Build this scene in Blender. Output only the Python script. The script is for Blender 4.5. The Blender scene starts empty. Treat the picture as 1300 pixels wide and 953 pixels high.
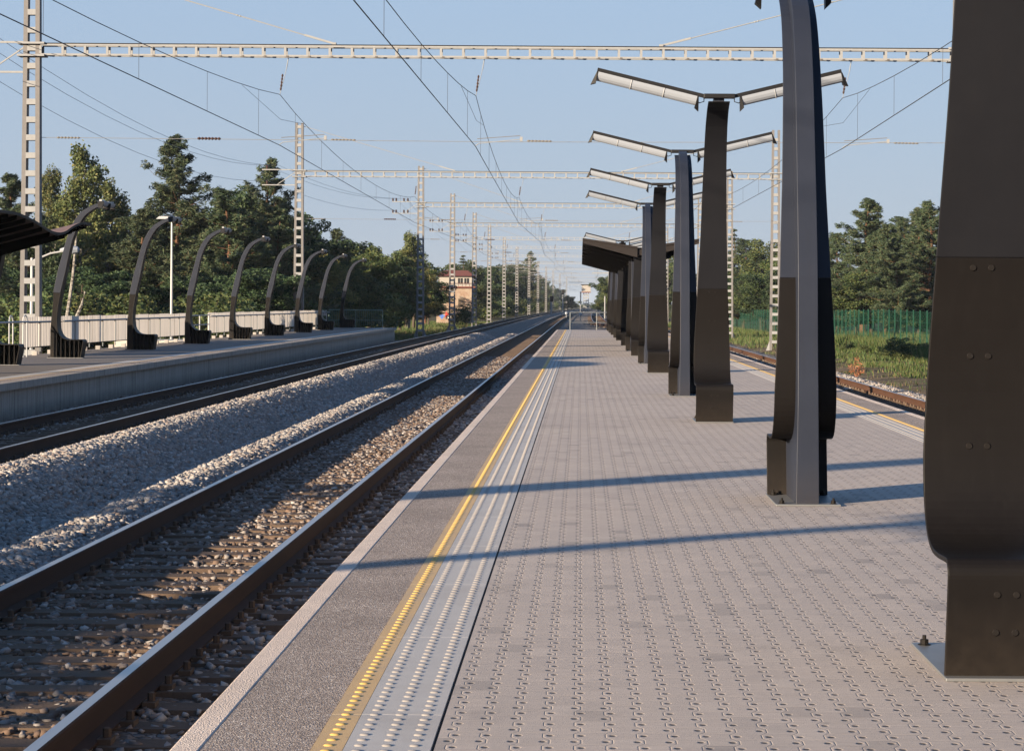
import bpy, math, random
import numpy as np
from mathutils import Vector, Matrix

random.seed(7)
rng = np.random.default_rng(11)
R = math.radians
SC = bpy.context.scene
COL = SC.collection
F0, H = 2900.0, 1.55            # focal length in photo pixels, eye height above the platform
RAILTOP = -0.47

def P(px, py, Y):
    """photo pixel at a depth of Y metres -> world point"""
    th = 0.0061
    dx, dy = px-737.0, py-386.0
    u, v = dx+th*dy, dy-th*dx
    return Vector((u*Y/F0, Y, H-v*Y/F0))

def bend(Y):
    """far off the railway swings gently to the right"""
    return 0.0 if Y < 250 else 1.67e-5*(Y-250)**2

# ------------------------------------------------------------------ helpers
def tag(o, label=None, cat=None, group=None, kind=None):
    if label: o['label'] = label
    if cat: o['category'] = cat
    if group: o['group'] = group
    if kind: o['kind'] = kind
    return o

def empty(name, loc, rz=0.0):
    o = bpy.data.objects.new(name, None); COL.objects.link(o)
    o.empty_display_size = .3
    o.location = loc; o.rotation_euler = (0, 0, rz)
    return o

def kids(o):
    return [c for c in bpy.data.objects if c.parent == o]

def copy_tree(o, parent=None):
    c = o.copy(); COL.objects.link(c); c.parent = parent
    for ch in kids(o): copy_tree(ch, c)
    return c

class MB:
    def __init__(s): s.v, s.f, s.m = [], [], []
    def face(s, idx, m=0): s.f.append(tuple(idx)); s.m.append(m)
    def hexa(s, pts, m=0):
        b = len(s.v); s.v += [tuple(p) for p in pts]
        for q in ((0,3,2,1),(4,5,6,7),(0,1,5,4),(1,2,6,5),(2,3,7,6),(3,0,4,7)):
            s.face([b+i for i in q], m)
        return s
    def box(s, c, d, m=0, M=None):
        x, y, z = d[0]/2, d[1]/2, d[2]/2
        pts = [Vector(p) for p in ((-x,-y,-z),(x,-y,-z),(x,y,-z),(-x,y,-z),(-x,-y,z),(x,-y,z),(x,y,z),(-x,y,z))]
        if M is not None: pts = [M @ p for p in pts]
        return s.hexa([p+Vector(c) for p in pts], m)
    def bar(s, a, b, w, h, m=0, up=(0,0,1)):
        a, b = Vector(a), Vector(b); d = (b-a).normalized()
        u = Vector(up)
        if abs(d.dot(u)) > .99: u = Vector((0,1,0))
        x = d.cross(u).normalized()*(w/2); y = x.cross(d).normalized()*(h/2)
        return s.hexa([a-x-y, a+x-y, b+x-y, b-x-y, a-x+y, a+x+y, b+x+y, b-x+y], m)
    def tube(s, pts, r, n=6, m=0, cap=True):
        pts = [Vector(p) for p in pts]
        rs = r if hasattr(r, '__len__') else [r]*len(pts)
        rings = []
        ref = Vector((0.0, 0.0, 1.0))
        for i, p in enumerate(pts):
            d = (pts[min(i+1, len(pts)-1)]-pts[max(i-1, 0)]).normalized()
            if abs(d.dot(ref)) > .95: ref = Vector((1.0, 0.0, 0.0)) if abs(d.x) < .9 else Vector((0.0, 1.0, 0.0))
            x = d.cross(ref).normalized(); y = x.cross(d).normalized()
            b = len(s.v)
            for k in range(n):
                a = 2*math.pi*k/n
                s.v.append(tuple(p+(x*math.cos(a)+y*math.sin(a))*rs[i]))
            rings.append(b)
        for i in range(len(rings)-1):
            for k in range(n):
                s.face((rings[i]+k, rings[i]+(k+1) % n, rings[i+1]+(k+1) % n, rings[i+1]+k), m)
        if cap:
            s.face([rings[0]+k for k in range(n)][::-1], m); s.face([rings[-1]+k for k in range(n)], m)
        return s
    def lathe(s, c, prof, n=10, m=0, axis='z'):
        rings = []
        for r, h in prof:
            b = len(s.v)
            for k in range(n):
                a = 2*math.pi*k/n
                q = (r*math.cos(a), r*math.sin(a), h)
                if axis == 'x': q = (h, q[0], q[1])
                if axis == 'y': q = (q[0], h, q[1])
                s.v.append((c[0]+q[0], c[1]+q[1], c[2]+q[2]))
            rings.append(b)
        for i in range(len(rings)-1):
            for k in range(n):
                s.face((rings[i]+k, rings[i]+(k+1) % n, rings[i+1]+(k+1) % n, rings[i+1]+k), m)
        s.face([rings[0]+k for k in range(n)][::-1], m); s.face([rings[-1]+k for k in range(n)], m)
        return s
    def grid(s, rows, m=0, flip=False):
        """rows of equally many points -> a sheet"""
        b = len(s.v); nc = len(rows[0])
        for r in rows: s.v += [tuple(p) for p in r]
        for i in range(len(rows)-1):
            for j in range(nc-1):
                q = (b+i*nc+j, b+i*nc+j+1, b+(i+1)*nc+j+1, b+(i+1)*nc+j)
                s.face(q[::-1] if flip else q, m)
        return s
    def build(s, name, mat, parent=None, smooth=False, bevel=0, fix=True):
        me = bpy.data.meshes.new(name)
        me.from_pydata(s.v, [], s.f)
        for mm in (mat if isinstance(mat, (list, tuple)) else [mat]): me.materials.append(mm)
        if any(s.m): me.polygons.foreach_set('material_index', s.m)
        if fix:
            import bmesh
            bm = bmesh.new(); bm.from_mesh(me)
            bmesh.ops.recalc_face_normals(bm, faces=bm.faces)
            bm.to_mesh(me); bm.free()
        me.update()
        o = bpy.data.objects.new(name, me); COL.objects.link(o)
        if parent is not None: o.parent = parent
        if smooth:
            me.polygons.foreach_set('use_smooth', [True]*len(me.polygons))
        if bevel:
            b = o.modifiers.new('bevel', 'BEVEL'); b.width = bevel; b.segments = 2; b.limit_method = 'ANGLE'
            b.angle_limit = R(40)
        return o

def np_mesh(name, V, Q, mat, parent=None):
    """big meshes straight from arrays; Q is (n,3) or (n,4)"""
    me = bpy.data.meshes.new(name)
    V = np.asarray(V, np.float32); Q = np.asarray(Q, np.int32)
    me.vertices.add(len(V)); me.vertices.foreach_set('co', V.ravel())
    k = Q.shape[1]
    me.loops.add(Q.size); me.loops.foreach_set('vertex_index', Q.ravel())
    me.polygons.add(len(Q))
    me.polygons.foreach_set('loop_start', np.arange(0, Q.size, k, dtype=np.int32))
    me.update(calc_edges=True); me.validate()
    me.materials.append(mat)
    o = bpy.data.objects.new(name, me); COL.objects.link(o)
    if parent is not None: o.parent = parent
    return o

# ------------------------------------------------------------------ materials
class NT:
    """tiny node-tree writer"""
    def __init__(s, name):
        s.mat = bpy.data.materials.new(name); s.mat.use_nodes = True
        s.t = s.mat.node_tree; s.n = s.t.nodes; s.l = s.t.links
        s.b = s.n['Principled BSDF']; s.out = s.n['Material Output']
        s.b.inputs['Specular IOR Level'].default_value = .3
    def node(s, typ, **kw):
        n = s.n.new(typ)
        for k, v in kw.items(): setattr(n, k, v)
        return n
    def put(s, sock, v):
        if isinstance(v, bpy.types.NodeSocket): s.l.new(v, sock)
        elif v is not None:
            if hasattr(v, '__len__') and len(v) == 3 and sock.type == 'RGBA': v = (*v, 1)
            sock.default_value = v
    def math(s, op, a, b=None, c=None, clamp=False):
        n = s.node('ShaderNodeMath', operation=op); n.use_clamp = clamp
        s.put(n.inputs[0], a); s.put(n.inputs[1], b)
        if c is not None: s.put(n.inputs[2], c)
        return n.outputs[0]
    def pos(s):
        return s.node('ShaderNodeNewGeometry').outputs['Position']
    def obj(s):
        return s.node('ShaderNodeTexCoord').outputs['Object']
    def scale(s, v, sc):
        n = s.node('ShaderNodeMapping'); s.put(n.inputs['Vector'], v); n.inputs['Scale'].default_value = sc
        return n.outputs[0]
    def noise(s, v, sc, det=4, rough=.6):
        n = s.node('ShaderNodeTexNoise'); s.put(n.inputs['Vector'], v)
        n.inputs['Scale'].default_value = sc; n.inputs['Detail'].default_value = det; n.inputs['Roughness'].default_value = rough
        return n.outputs['Fac']
    def vor(s, v, sc, feat='F1', out='Distance', rnd=1):
        n = s.node('ShaderNodeTexVoronoi', feature=feat); s.put(n.inputs['Vector'], v)
        n.inputs['Scale'].default_value = sc; n.inputs['Randomness'].default_value = rnd
        return n.outputs[out]
    def ramp(s, f, stops, interp='LINEAR'):
        n = s.node('ShaderNodeValToRGB'); s.put(n.inputs[0], f); e = n.color_ramp.elements
        n.color_ramp.interpolation = interp
        while len(e) < len(stops): e.new(.5)
        for i, (p, c) in enumerate(stops):
            e[i].position = p; e[i].color = (*c, 1) if hasattr(c, '__len__') else (c, c, c, 1)
        return n.outputs[0]
    def mix(s, f, a, b, mode='MIX'):
        n = s.node('ShaderNodeMix', data_type='RGBA', blend_type=mode)
        s.put(n.inputs['Factor'], f); s.put(n.inputs['A'], a); s.put(n.inputs['B'], b)
        return n.outputs['Result']
    def bump(s, h, strength=.5, dist=.01, prev=None):
        n = s.node('ShaderNodeBump'); s.put(n.inputs['Height'], h)
        n.inputs['Strength'].default_value = strength; n.inputs['Distance'].default_value = dist
        if prev is not None: s.l.new(prev, n.inputs['Normal'])
        s.l.new(n.outputs[0], s.b.inputs['Normal'])
        return n.outputs[0]
    def sep(s, v):
        n = s.node('ShaderNodeSeparateXYZ'); s.put(n.inputs[0], v); return n.outputs
    def comb(s, x, y, z=0.0):
        n = s.node('ShaderNodeCombineXYZ'); s.put(n.inputs[0], x); s.put(n.inputs[1], y); s.put(n.inputs[2], z)
        return n.outputs[0]
    def island(s): return s.node('ShaderNodeNewGeometry').outputs['Random Per Island']
    def objrand(s): return s.node('ShaderNodeObjectInfo').outputs['Random']
    def set(s, color=None, rough=None, metal=None, spec=None):
        if color is not None: s.put(s.b.inputs['Base Color'], color)
        if rough is not None: s.put(s.b.inputs['Roughness'], rough)
        if metal is not None: s.put(s.b.inputs['Metallic'], metal)
        if spec is not None: s.put(s.b.inputs['Specular IOR Level'], spec)
        return s

def m_plain(name, col, rough=.6, metal=0, var=.15, sc=6, spec=.3, bump=0):
    t = NT(name); p = t.obj()
    n = t.noise(p, sc, 6, .65)
    c = t.mix(n, tuple(x*(1-var) for x in col), tuple(x*(1+var) for x in col))
    t.set(c, rough, metal, spec)
    if bump: t.bump(t.noise(p, sc*8, 4), bump, .004)
    return t.mat

def m_post(name, col, metal, rough, spec=.12):
    t = NT(name); p = t.obj()
    big = t.noise(p, 2.2, 5, .7)
    drip = t.noise(t.scale(p, (22, 22, 1.3)), 1.0, 5, .6)
    low = t.math('SUBTRACT', .35, t.sep(p)[2])
    low = t.math('MULTIPLY', t.math('MAXIMUM', low, 0), t.noise(p, 14, 4))
    c = t.mix(big, tuple(x*.82 for x in col), tuple(x*1.2 for x in col))
    c = t.mix(t.math('MULTIPLY', t.ramp(drip, [(.52, 0), (.75, 1)]), .12), c, (.016, .0145, .0145))
    c = t.mix(t.math('MULTIPLY', low, 1.3, clamp=True), c, (.04, .032, .026))
    t.set(c, t.math('ADD', rough-.06, t.math('MULTIPLY', big, .16)), metal, spec)
    t.bump(t.noise(p, 60, 3), .06, .003)
    return t.mat

M = {}
M['post_grey'] = m_post('post_grey_paint', (.0135, .0172, .0285), .0, .45, .2)
M['post_brown'] = m_post('post_dark_cladding', (.0052, .0045, .0045), .0, .5)
M['post_upper'] = m_post('post_flange_paint', (.0072, .0077, .0102), .0, .5)
M['bolt'] = m_plain('dark_bolt', (.006, .005, .0048), .7, 0, .15, 6, .15)
M['galv'] = m_plain('galvanised_steel', (.28, .29, .305), .5, .1, .12, 20)
M['mast'] = m_plain('mast_zinc_paint', (.195, .202, .212), .75, 0, .2, 9)
M['upright'] = m_plain('mast_upright_zinc', (.115, .112, .115), .7, .05, .2, 9)
M['mast_dark'] = m_plain('mast_bolt_steel', (.10, .09, .085), .6, .3)
M['lamp'] = m_plain('lamp_diffuser', (.205, .228, .268), .4, 0, .05, 12, .4)
M['lamp_body'] = m_plain('lamp_housing', (.008, .008, .009), .5, .2)
M['wire'] = m_plain('wire_copper_dark', (.035, .035, .037), .6, .3)
M['wire_light'] = m_plain('wire_zinc', (.22, .22, .22), .6, .3)
M['ceramic'] = m_plain('ceramic_insulator', (.05, .03, .025), .3, 0)
M['glassins'] = m_plain('pale_insulator', (.13, .12, .11), .4, 0)
M['concrete'] = m_plain('raw_concrete', (.34, .32, .29), .85, 0, .2, 3, .2, .4)
M['tuberail'] = m_plain('handrail_tube', (.11, .125, .14), .5, .2)
M['greenrail'] = m_plain('green_railing', (.10, .17, .15), .5, .1)
M['greenfence'] = m_plain('green_wire_fence', (.0045, .042, .026), .55, .0, .1)
M['steel_blue'] = m_plain('steel_plate', (.16, .165, .17), .45, .5)
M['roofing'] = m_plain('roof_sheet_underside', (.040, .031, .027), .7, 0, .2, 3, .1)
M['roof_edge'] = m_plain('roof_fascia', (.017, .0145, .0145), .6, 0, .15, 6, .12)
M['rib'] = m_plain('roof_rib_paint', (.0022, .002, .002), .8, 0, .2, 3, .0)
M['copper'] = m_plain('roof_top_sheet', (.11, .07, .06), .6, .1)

def m_paving():
    t = NT('interlocking_paving'); p = t.pos()
    x, y, z = t.sep(p)
    L = .1125
    k = t.math('ROUND', t.math('DIVIDE', y, L))
    par = t.math('SUBTRACT', t.math('MULTIPLY', t.math('FLOORED_MODULO', k, 2), 2), 1)       # -1 / +1
    lane = t.math('ROUND', t.math('DIVIDE', x, L))
    xr = t.math('SUBTRACT', x, t.math('MULTIPLY', lane, L))
    yr = t.math('SUBTRACT', y, t.math('MULTIPLY', k, L))
    dx = t.math('SUBTRACT', xr, t.math('MULTIPLY', par, .0125))
    d = t.math('SQRT', t.math('ADD', t.math('MULTIPLY', dx, dx), t.math('MULTIPLY', t.math('MULTIPLY', yr, yr), .55)))
    vis = t.math('ADD', .55, t.math('MULTIPLY', t.noise(t.comb(lane, k), 1.37, 2), .9))
    hole = t.math('MULTIPLY', t.ramp(d, [(.0095, 1), (.0125, 0)]), vis, clamp=True)
    # zig-zag seam between lanes
    wv = t.math('PINGPONG', t.math('ADD', y, L), L)
    wv = t.math('MULTIPLY', t.math('SUBTRACT', t.math('DIVIDE', wv, L), .5), 2)
    wv = t.math('MINIMUM', t.math('MAXIMUM', t.math('MULTIPLY', wv, 2.4), -1), 1)
    sx = t.math('ABSOLUTE', t.math('SUBTRACT', xr, t.math('MULTIPLY', wv, .0125)))
    seam = t.ramp(sx, [(.0015, 1), (.004, 0)])
    # cross joints, staggered from lane to lane
    lf = t.math('FLOOR', t.math('DIVIDE', t.math('SUBTRACT', x, t.math('MULTIPLY', wv, .0125)), L))
    yo = t.math('ADD', t.math('DIVIDE', y, 2*L), t.math('MULTIPLY', t.math('FLOORED_MODULO', lf, 2), .5))
    yo = t.math('ADD', yo, .25)
    bf = t.math('FLOOR', yo)
    yj = t.math('ABSOLUTE', t.math('SUBTRACT', t.math('SUBTRACT', yo, bf), .5))
    joint = t.ramp(yj, [(.484, 0), (.495, 1)])
    wn = t.node('ShaderNodeTexWhiteNoise', noise_dimensions='2D'); t.put(wn.inputs['Vector'], t.comb(lf, bf))
    tone = wn.outputs['Value']
    base = t.ramp(tone, [(0, (.17, .152, .144)), (.03, (.21, .186, .170)), (.05, (.318, .275, .245)), (.55, (.34, .294, .262)), (.97, (.385, .33, .29)), (1, (.41, .36, .32))])
    big = t.noise(p, .55, 5, .6)
    base = t.mix(t.math('MULTIPLY', t.ramp(big, [(.35, 0), (.75, 1)]), .45), base, (.285, .246, .222))
    st = t.noise(t.scale(p, (3.5, 55, 1)), 1, 5, .75)
    base = t.mix(t.ramp(st, [(.38, .0), (.66, .62)]), base, (.215, .185, .165))
    base = t.mix(t.ramp(t.noise(t.scale(p, (2.2, 38, 1)), 1.3, 4, .7), [(.55, 0), (.75, .5)]), base, (.42, .372, .335))
    gr = t.noise(p, 260, 3, .7)
    base = t.mix(t.math('MULTIPLY', gr, .35), base, (.40, .365, .34))
    dst = t.noise(p, .28, 6, .7)
    base = t.mix(t.ramp(dst, [(.42, 0), (.62, .45)]), base, (.40, .345, .30))
    dk = t.noise(t.scale(p, (1, .6, 1)), .9, 7, .75)
    base = t.mix(t.ramp(dk, [(.56, 0), (.72, .5)]), base, (.17, .148, .132))
    # odd spots: chewing gum, oil, leaf litter
    sp = t.vor(p, 2.3)
    base = t.mix(t.math('MULTIPLY', t.ramp(sp, [(.035, 1), (.05, 0)]), .4), base, (.12, .105, .10))
    j = t.math('MAXIMUM', t.math('MULTIPLY', seam, .32), t.math('MULTIPLY', joint, .13))
    base = t.mix(j, base, (.125, .108, .098))
    base = t.mix(t.math('MULTIPLY', hole, .92, clamp=True), base, (.035, .03, .03))
    t.set(base, .82, 0, .25)
    hgt = t.math('SUBTRACT', 1, t.math('MAXIMUM', hole, t.math('MULTIPLY', t.math('MAXIMUM', seam, joint), .28)))
    hgt = t.math('ADD', hgt, t.math('MULTIPLY', tone, .12))
    hgt = t.math('ADD', hgt, t.math('MULTIPLY', gr, .18))
    t.bump(hgt, .9, .008)
    return t.mat

def m_aggregate(name, a, b, sc=120, spots=(.5, .46, .42)):
    t = NT(name); p = t.pos()
    v = t.vor(p, sc, out='Color'); vx = t.sep(v)[0]
    c = t.ramp(vx, [(0, a), (.5, b), (.86, tuple(x*1.15 for x in b)), (.95, spots)])
    n = t.noise(p, 1.1, 5, .65)
    c = t.mix(t.math('MULTIPLY', t.ramp(n, [(.4, 0), (.7, 1)]), .35), c, tuple(x*.7 for x in a))
    x, y, z = t.sep(p)
    fr = t.math('FRACT', t.math('DIVIDE', t.math('SUBTRACT', y, .045), 2.0))
    t.set(c, .9, 0, .2)
    t.bump(t.vor(p, sc), .7, .006)
    return t.mat

def m_slab(name, col, seam_col=None, sc=40):
    t = NT(name); p = t.pos(); x, y, z = t.sep(p)
    n = t.noise(p, 3, 6, .7); g = t.noise(p, sc*6, 3, .7)
    c = t.mix(n, tuple(v*.85 for v in col), tuple(v*1.1 for v in col))
    c = t.mix(t.math('MULTIPLY', g, .3), c, tuple(v*.7 for v in col))
    sp = t.vor(p, 9)
    c = t.mix(t.math('MULTIPLY', t.ramp(sp, [(.04, 1), (.07, 0)]), .45), c, (.12, .11, .10))
    wr = t.noise(p, 1.1, 6, .75)
    c = t.mix(t.ramp(wr, [(.48, 0), (.72, .55)]), c, (.25, .225, .205))
    fr = t.math('ABSOLUTE', t.math('SUBTRACT', t.math('FRACT', t.math('DIVIDE', t.math('SUBTRACT', y, 8.6), 2.0)), .5))
    s_ = t.ramp(fr, [(.4955, 0), (.497, 1)])
    c = t.mix(t.math('MULTIPLY', s_, .8), c, seam_col or (.55, .5, .44))
    t.set(c, .75, 0, .3)
    t.bump(t.math('ADD', g, t.math('MULTIPLY', s_, -2)), .3, .003)
    return t.mat

M['paving'] = m_paving()
M['aggregate'] = m_aggregate('exposed_aggregate', (.12, .098, .086), (.26, .218, .192), 130)
M['curb'] = m_aggregate('pale_curb', (.40, .335, .29), (.52, .44, .38), 150, (.58, .5, .44))
M['tactile'] = m_slab('tactile_grey', (.36, .35, .34))
M['yellow'] = m_slab('yellow_paint', (.44, .305, .155), (.55, .42, .26))
M['yellow_bump'] = m_plain('yellow_dome_paint', (.50, .33, .10), .65, 0, .18, 14)
M['grey_bump'] = m_plain('tactile_dome', (.27, .25, .232), .75, 0, .22, 14)
M['wallconc'] = m_plain('platform_wall_concrete', (.23, .22, .205), .85, 0, .18, 2.0, .2, .5)

def m_wall():
    t = NT('platform_wall'); p = t.pos(); x, y, z = t.sep(p)
    n = t.noise(t.scale(p, (1, 3, .6)), 1.5, 6, .7)
    dr = t.noise(t.scale(p, (1, 9, .5)), 1.5, 5, .7)
    c = t.mix(n, (.20, .19, .175), (.31, .295, .275))
    c = t.mix(t.math('MULTIPLY', t.ramp(dr, [(.45, 0), (.7, 1)]), .7), c, (.10, .085, .07))
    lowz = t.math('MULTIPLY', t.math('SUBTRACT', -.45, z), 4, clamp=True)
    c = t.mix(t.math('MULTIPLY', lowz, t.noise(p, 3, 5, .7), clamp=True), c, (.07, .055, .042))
    fr = t.math('ABSOLUTE', t.math('SUBTRACT', t.math('FRACT', t.math('DIVIDE', y, 4.0)), .5))
    s_ = t.ramp(fr, [(.493, 0), (.496, 1)])
    c = t.mix(t.math('MULTIPLY', s_, .8), c, (.04, .037, .035))
    t.set(c, .88, 0, .2); t.bump(t.math('SUBTRACT', t.noise(p, 30, 4), s_), .4, .01)
    return t.mat
M['wall'] = m_wall()

def m_leftfloor():
    t = NT('left_platform_paving'); p = t.pos()
    n = t.noise(p, .8, 6, .7); g = t.noise(p, 40, 4)
    c = t.mix(n, (.10, .088, .08), (.155, .138, .125))
    c = t.mix(t.math('MULTIPLY', g, .4), c, (.10, .09, .083))
    t.set(c, .85, 0, .25); t.bump(g, .3, .01); return t.mat
M['leftfloor'] = m_leftfloor()

TRK = {1: -3.26, 2: -8.72, 3: 6.55}
def m_ballast():
    t = NT('ballast_bed'); p = t.pos()
    v = t.vor(p, 17, out='Color'); a, b, c_ = t.sep(v)
    stone = t.ramp(a, [(0, (.11, .105, .10)), (.3, (.18, .17, .165)), (.6, (.25, .24, .23)), (.8, (.22, .18, .155)), (.92, (.34, .325, .31)), (1, (.14, .10, .08))])
    stone = t.mix(t.ramp(t.vor(p, 17, 'DISTANCE_TO_EDGE'), [(.02, 1), (.12, 0)]), stone, (.05, .045, .04))
    soil = t.mix(t.noise(p, 5, 6, .7), (.07, .047, .032), (.20, .125, .078))
    at = t.node('ShaderNodeAttribute', attribute_name='soil'); 
    nn = t.noise(p, 2.5, 5, .7)
    f = t.math('MULTIPLY', at.outputs['Fac'], t.ramp(nn, [(.40, .15), (.56, 1)]), clamp=True)
    c = t.mix(f, stone, soil)
    t.set(c, .92, 0, .15)
    h = t.math('ADD', t.math('MULTIPLY', t.vor(p, 17), -1), t.math('MULTIPLY', t.noise(p, 60, 4), .3))
    t.bump(h, 1.0, .05)
    return t.mat
M['ballast'] = m_ballast()

def m_stone(name='loose_stone', dirt=0):
    t = NT(name); r = t.island(); p = t.obj()
    c = t.ramp(r, [(0, (.13, .125, .12)), (.2, (.20, .19, .185)), (.45, (.27, .257, .248)), (.62, (.23, .18, .155)), (.72, (.18, .125, .10)), (.8, (.33, .315, .30)), (.95, (.42, .40, .385)), (1, (.16, .15, .14))])
    c = t.mix(t.math('MULTIPLY', t.noise(p, 70, 4, .7), .6), c, (.20, .18, .165))
    if dirt: c = t.mix(t.ramp(t.math('FRACT', t.math('MULTIPLY', r, 17.3)), [(.25, .9), (.8, .1)]), c, (.10, .062, .042))
    t.set(c, .85, 0, .25); return t.mat
M['stone'] = m_stone(); M['stone_dirty'] = m_stone('stained_stone', 1)

def m_sleeper():
    t = NT('stained_sleeper'); p = t.pos(); r = t.objrand()
    n = t.noise(p, 6, 6, .75)
    c = t.mix(n, (.035, .026, .020), (.135, .086, .058))
    c = t.mix(t.math('MULTIPLY', t.noise(p, 45, 4), .5), c, (.12, .095, .075))
    c = t.mix(t.ramp(t.noise(p, 1.7, 4, .7), [(.45, 0), (.65, .7)]), c, (.06, .045, .035))
    t.set(c, .9, 0, .15); t.bump(t.noise(p, 50, 4), .5, .01); return t.mat
M['sleeper'] = m_sleeper()

def m_rust():
    t = NT('rail_rust'); p = t.pos(); n = t.noise(t.scale(p, (8, 1.5, 8)), 1, 6, .7)
    c = t.mix(n, (.018, .011, .009), (.05, .026, .017)); t.set(c, .85, .1, .2)
    t.bump(t.noise(p, 90, 3), .3, .003); return t.mat
M['rust'] = m_rust()
def m_rust2():
    t = NT('rail_orange_rust'); p = t.pos(); n = t.noise(t.scale(p, (8, 1.5, 8)), 1, 6, .7)
    c = t.mix(n, (.026, .014, .010), (.085, .040, .023)); t.set(c, .85, .1, .2)
    t.bump(t.noise(p, 90, 3), .3, .003); return t.mat
M['rust2'] = m_rust2()
def m_shine():
    t = NT('polished_rail_head'); p = t.pos(); n = t.noise(t.scale(p, (60, .7, 1)), 1, 4, .6)
    t.set(t.mix(n, (.30, .29, .285), (.48, .47, .46)), t.math('ADD', .26, t.math('MULTIPLY', n, .2)), .85, .5); return t.mat
M['shine'] = m_shine()

def m_ground():
    t = NT('meadow_soil'); p = t.pos()
    n = t.noise(p, .12, 6, .65); n2 = t.noise(p, 1.3, 6, .7); n3 = t.noise(p, 12, 4, .7)
    c = t.ramp(n, [(.35, (.035, .05, .02)), (.5, (.055, .06, .025)), (.60, (.09, .07, .04)), (.72, (.12, .088, .055))])
    c = t.mix(t.ramp(n2, [(.4, 0), (.65, 1)]), c, (.05, .05, .025))
    c = t.mix(t.math('MULTIPLY', n3, .5), c, (.09, .07, .042))
    x, y, z = t.sep(p)
    e_ = t.math('SUBTRACT', 1, t.math('DIVIDE', t.math('ABSOLUTE', t.math('SUBTRACT', x, 11)), 3.2), clamp=True)
    c = t.mix(t.math('MULTIPLY', e_, t.ramp(t.noise(p, .5, 5, .7), [(.38, .2), (.6, 1)]), clamp=True), c, (.15, .112, .078))
    t.set(c, .95, 0, .1); t.bump(t.math('ADD', n3, n2), .8, .08); return t.mat
M['ground'] = m_ground()

def m_leaf(name, stops, trans=.35, hue=.12):
    t = NT(name); r = t.island(); o = t.objrand()
    c = t.ramp(r, [(i/(len(stops)-1), s) for i, s in enumerate(stops)])
    hs = t.node('ShaderNodeHueSaturation')
    t.put(hs.inputs['Hue'], t.math('ADD', .5-hue*.1, t.math('MULTIPLY', o, hue*.2)))
    t.put(hs.inputs['Value'], t.math('ADD', .85, t.math('MULTIPLY', o, .3)))
    t.put(hs.inputs['Color'], c)
    t.set(hs.outputs[0], .65, 0, .25)
    tr = t.node('ShaderNodeBsdfTranslucent'); t.put(tr.inputs['Color'], hs.outputs[0])
    mx = t.node('ShaderNodeMixShader'); mx.inputs[0].default_value = trans
    t.l.new(t.b.outputs[0], mx.inputs[1]); t.l.new(tr.outputs[0], mx.inputs[2]); t.l.new(mx.outputs[0], t.out.inputs['Surface'])
    return t.mat
M['leaf_pine'] = m_leaf('pine_needles', [(.0182, .0351, .0208), (.0338, .0572, .0299), (.0546, .0754, .0364), (.0806, .0806, .0416)], .12)
M['leaf_birch'] = m_leaf('birch_leaves', [(.0455, .0676, .0260), (.0780, .1014, .0390), (.1105, .1274, .0468), (.1430, .1300, .0494)], .3)
M['leaf_broad'] = m_leaf('broad_leaves', [(.0260, .0468, .0182), (.0468, .0728, .0260), (.0728, .0988, .0338), (.1105, .1144, .0390)], .25)
M['leaf_dark'] = m_leaf('dark_leaves', [(.0130, .0286, .0143), (.0234, .0442, .0195), (.0364, .0598, .0247), (.0494, .0702, .0286)], .2)
M['leaf_willow'] = m_leaf('yellow_green_leaves', [(.0715, .0858, .0286), (.1105, .1196, .0390), (.1560, .1456, .0494), (.1820, .1430, .0546)], .3)
M['leaf_red'] = m_leaf('withered_leaves', [(.20, .08, .045), (.28, .12, .06), (.33, .16, .08)], .3)
M['grass'] = m_leaf('grass_blades', [(.032, .064, .016), (.052, .09, .023), (.08, .10, .03), (.12, .10, .05)], .3)
M['drygrass'] = m_leaf('dry_grass_blades', [(.10, .07, .035), (.14, .095, .05), (.17, .115, .065), (.07, .07, .028)], .3)
M['bark_pine'] = m_plain('pine_bark', (.095, .052, .034), .9, 0, .45, 5, .1, .5)
M['bark_dark'] = m_plain('dark_bark', (.06, .048, .038), .9, 0, .35, 5, .1, .5)
def m_birchbark():
    t = NT('birch_bark'); p = t.obj(); n = t.noise(t.scale(p, (3, 3, 9)), 1.6, 5, .7)
    t.set(t.ramp(n, [(.44, (.05, .045, .04)), (.52, (.20, .19, .175)), (1, (.30, .285, .265))]), .8, 0, .2); return t.mat
M['bark_birch'] = m_birchbark()

# ------------------------------------------------------------------ ground
def soft(x): return x*x*(3-2*x)
def ground_z(x, y):
    z = -1.22 + .05*math.sin(x*.31+y*.07)+.06*math.sin(y*.045+1.3)
    if x > 10: z += .25*soft(min(1, (x-10)/3))*soft(max(0, min(1, (150-abs(y-112))/110)))*.6
    return z
mb = MB()
xs = [-3000, -1200, -500, -200, -100] + [-60+3*i for i in range(14)] + [-16, -12, -6, 0, 6, 9, 10.5, 12, 13.5, 15, 16.5, 18, 20, 23, 27, 32, 40, 60, 100, 200, 500, 1200, 3000]
ys = [-400, -100, -30] + [6*i for i in range(0, 60)] + [380, 420, 480, 560, 700, 900, 1300, 2000, 3200, 5200]
mb.grid([[(x, y, ground_z(x, y)) for x in xs] for y in ys])
g = mb.build('ground', M['ground'], smooth=True, fix=False); tag(g, kind='structure')

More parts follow.
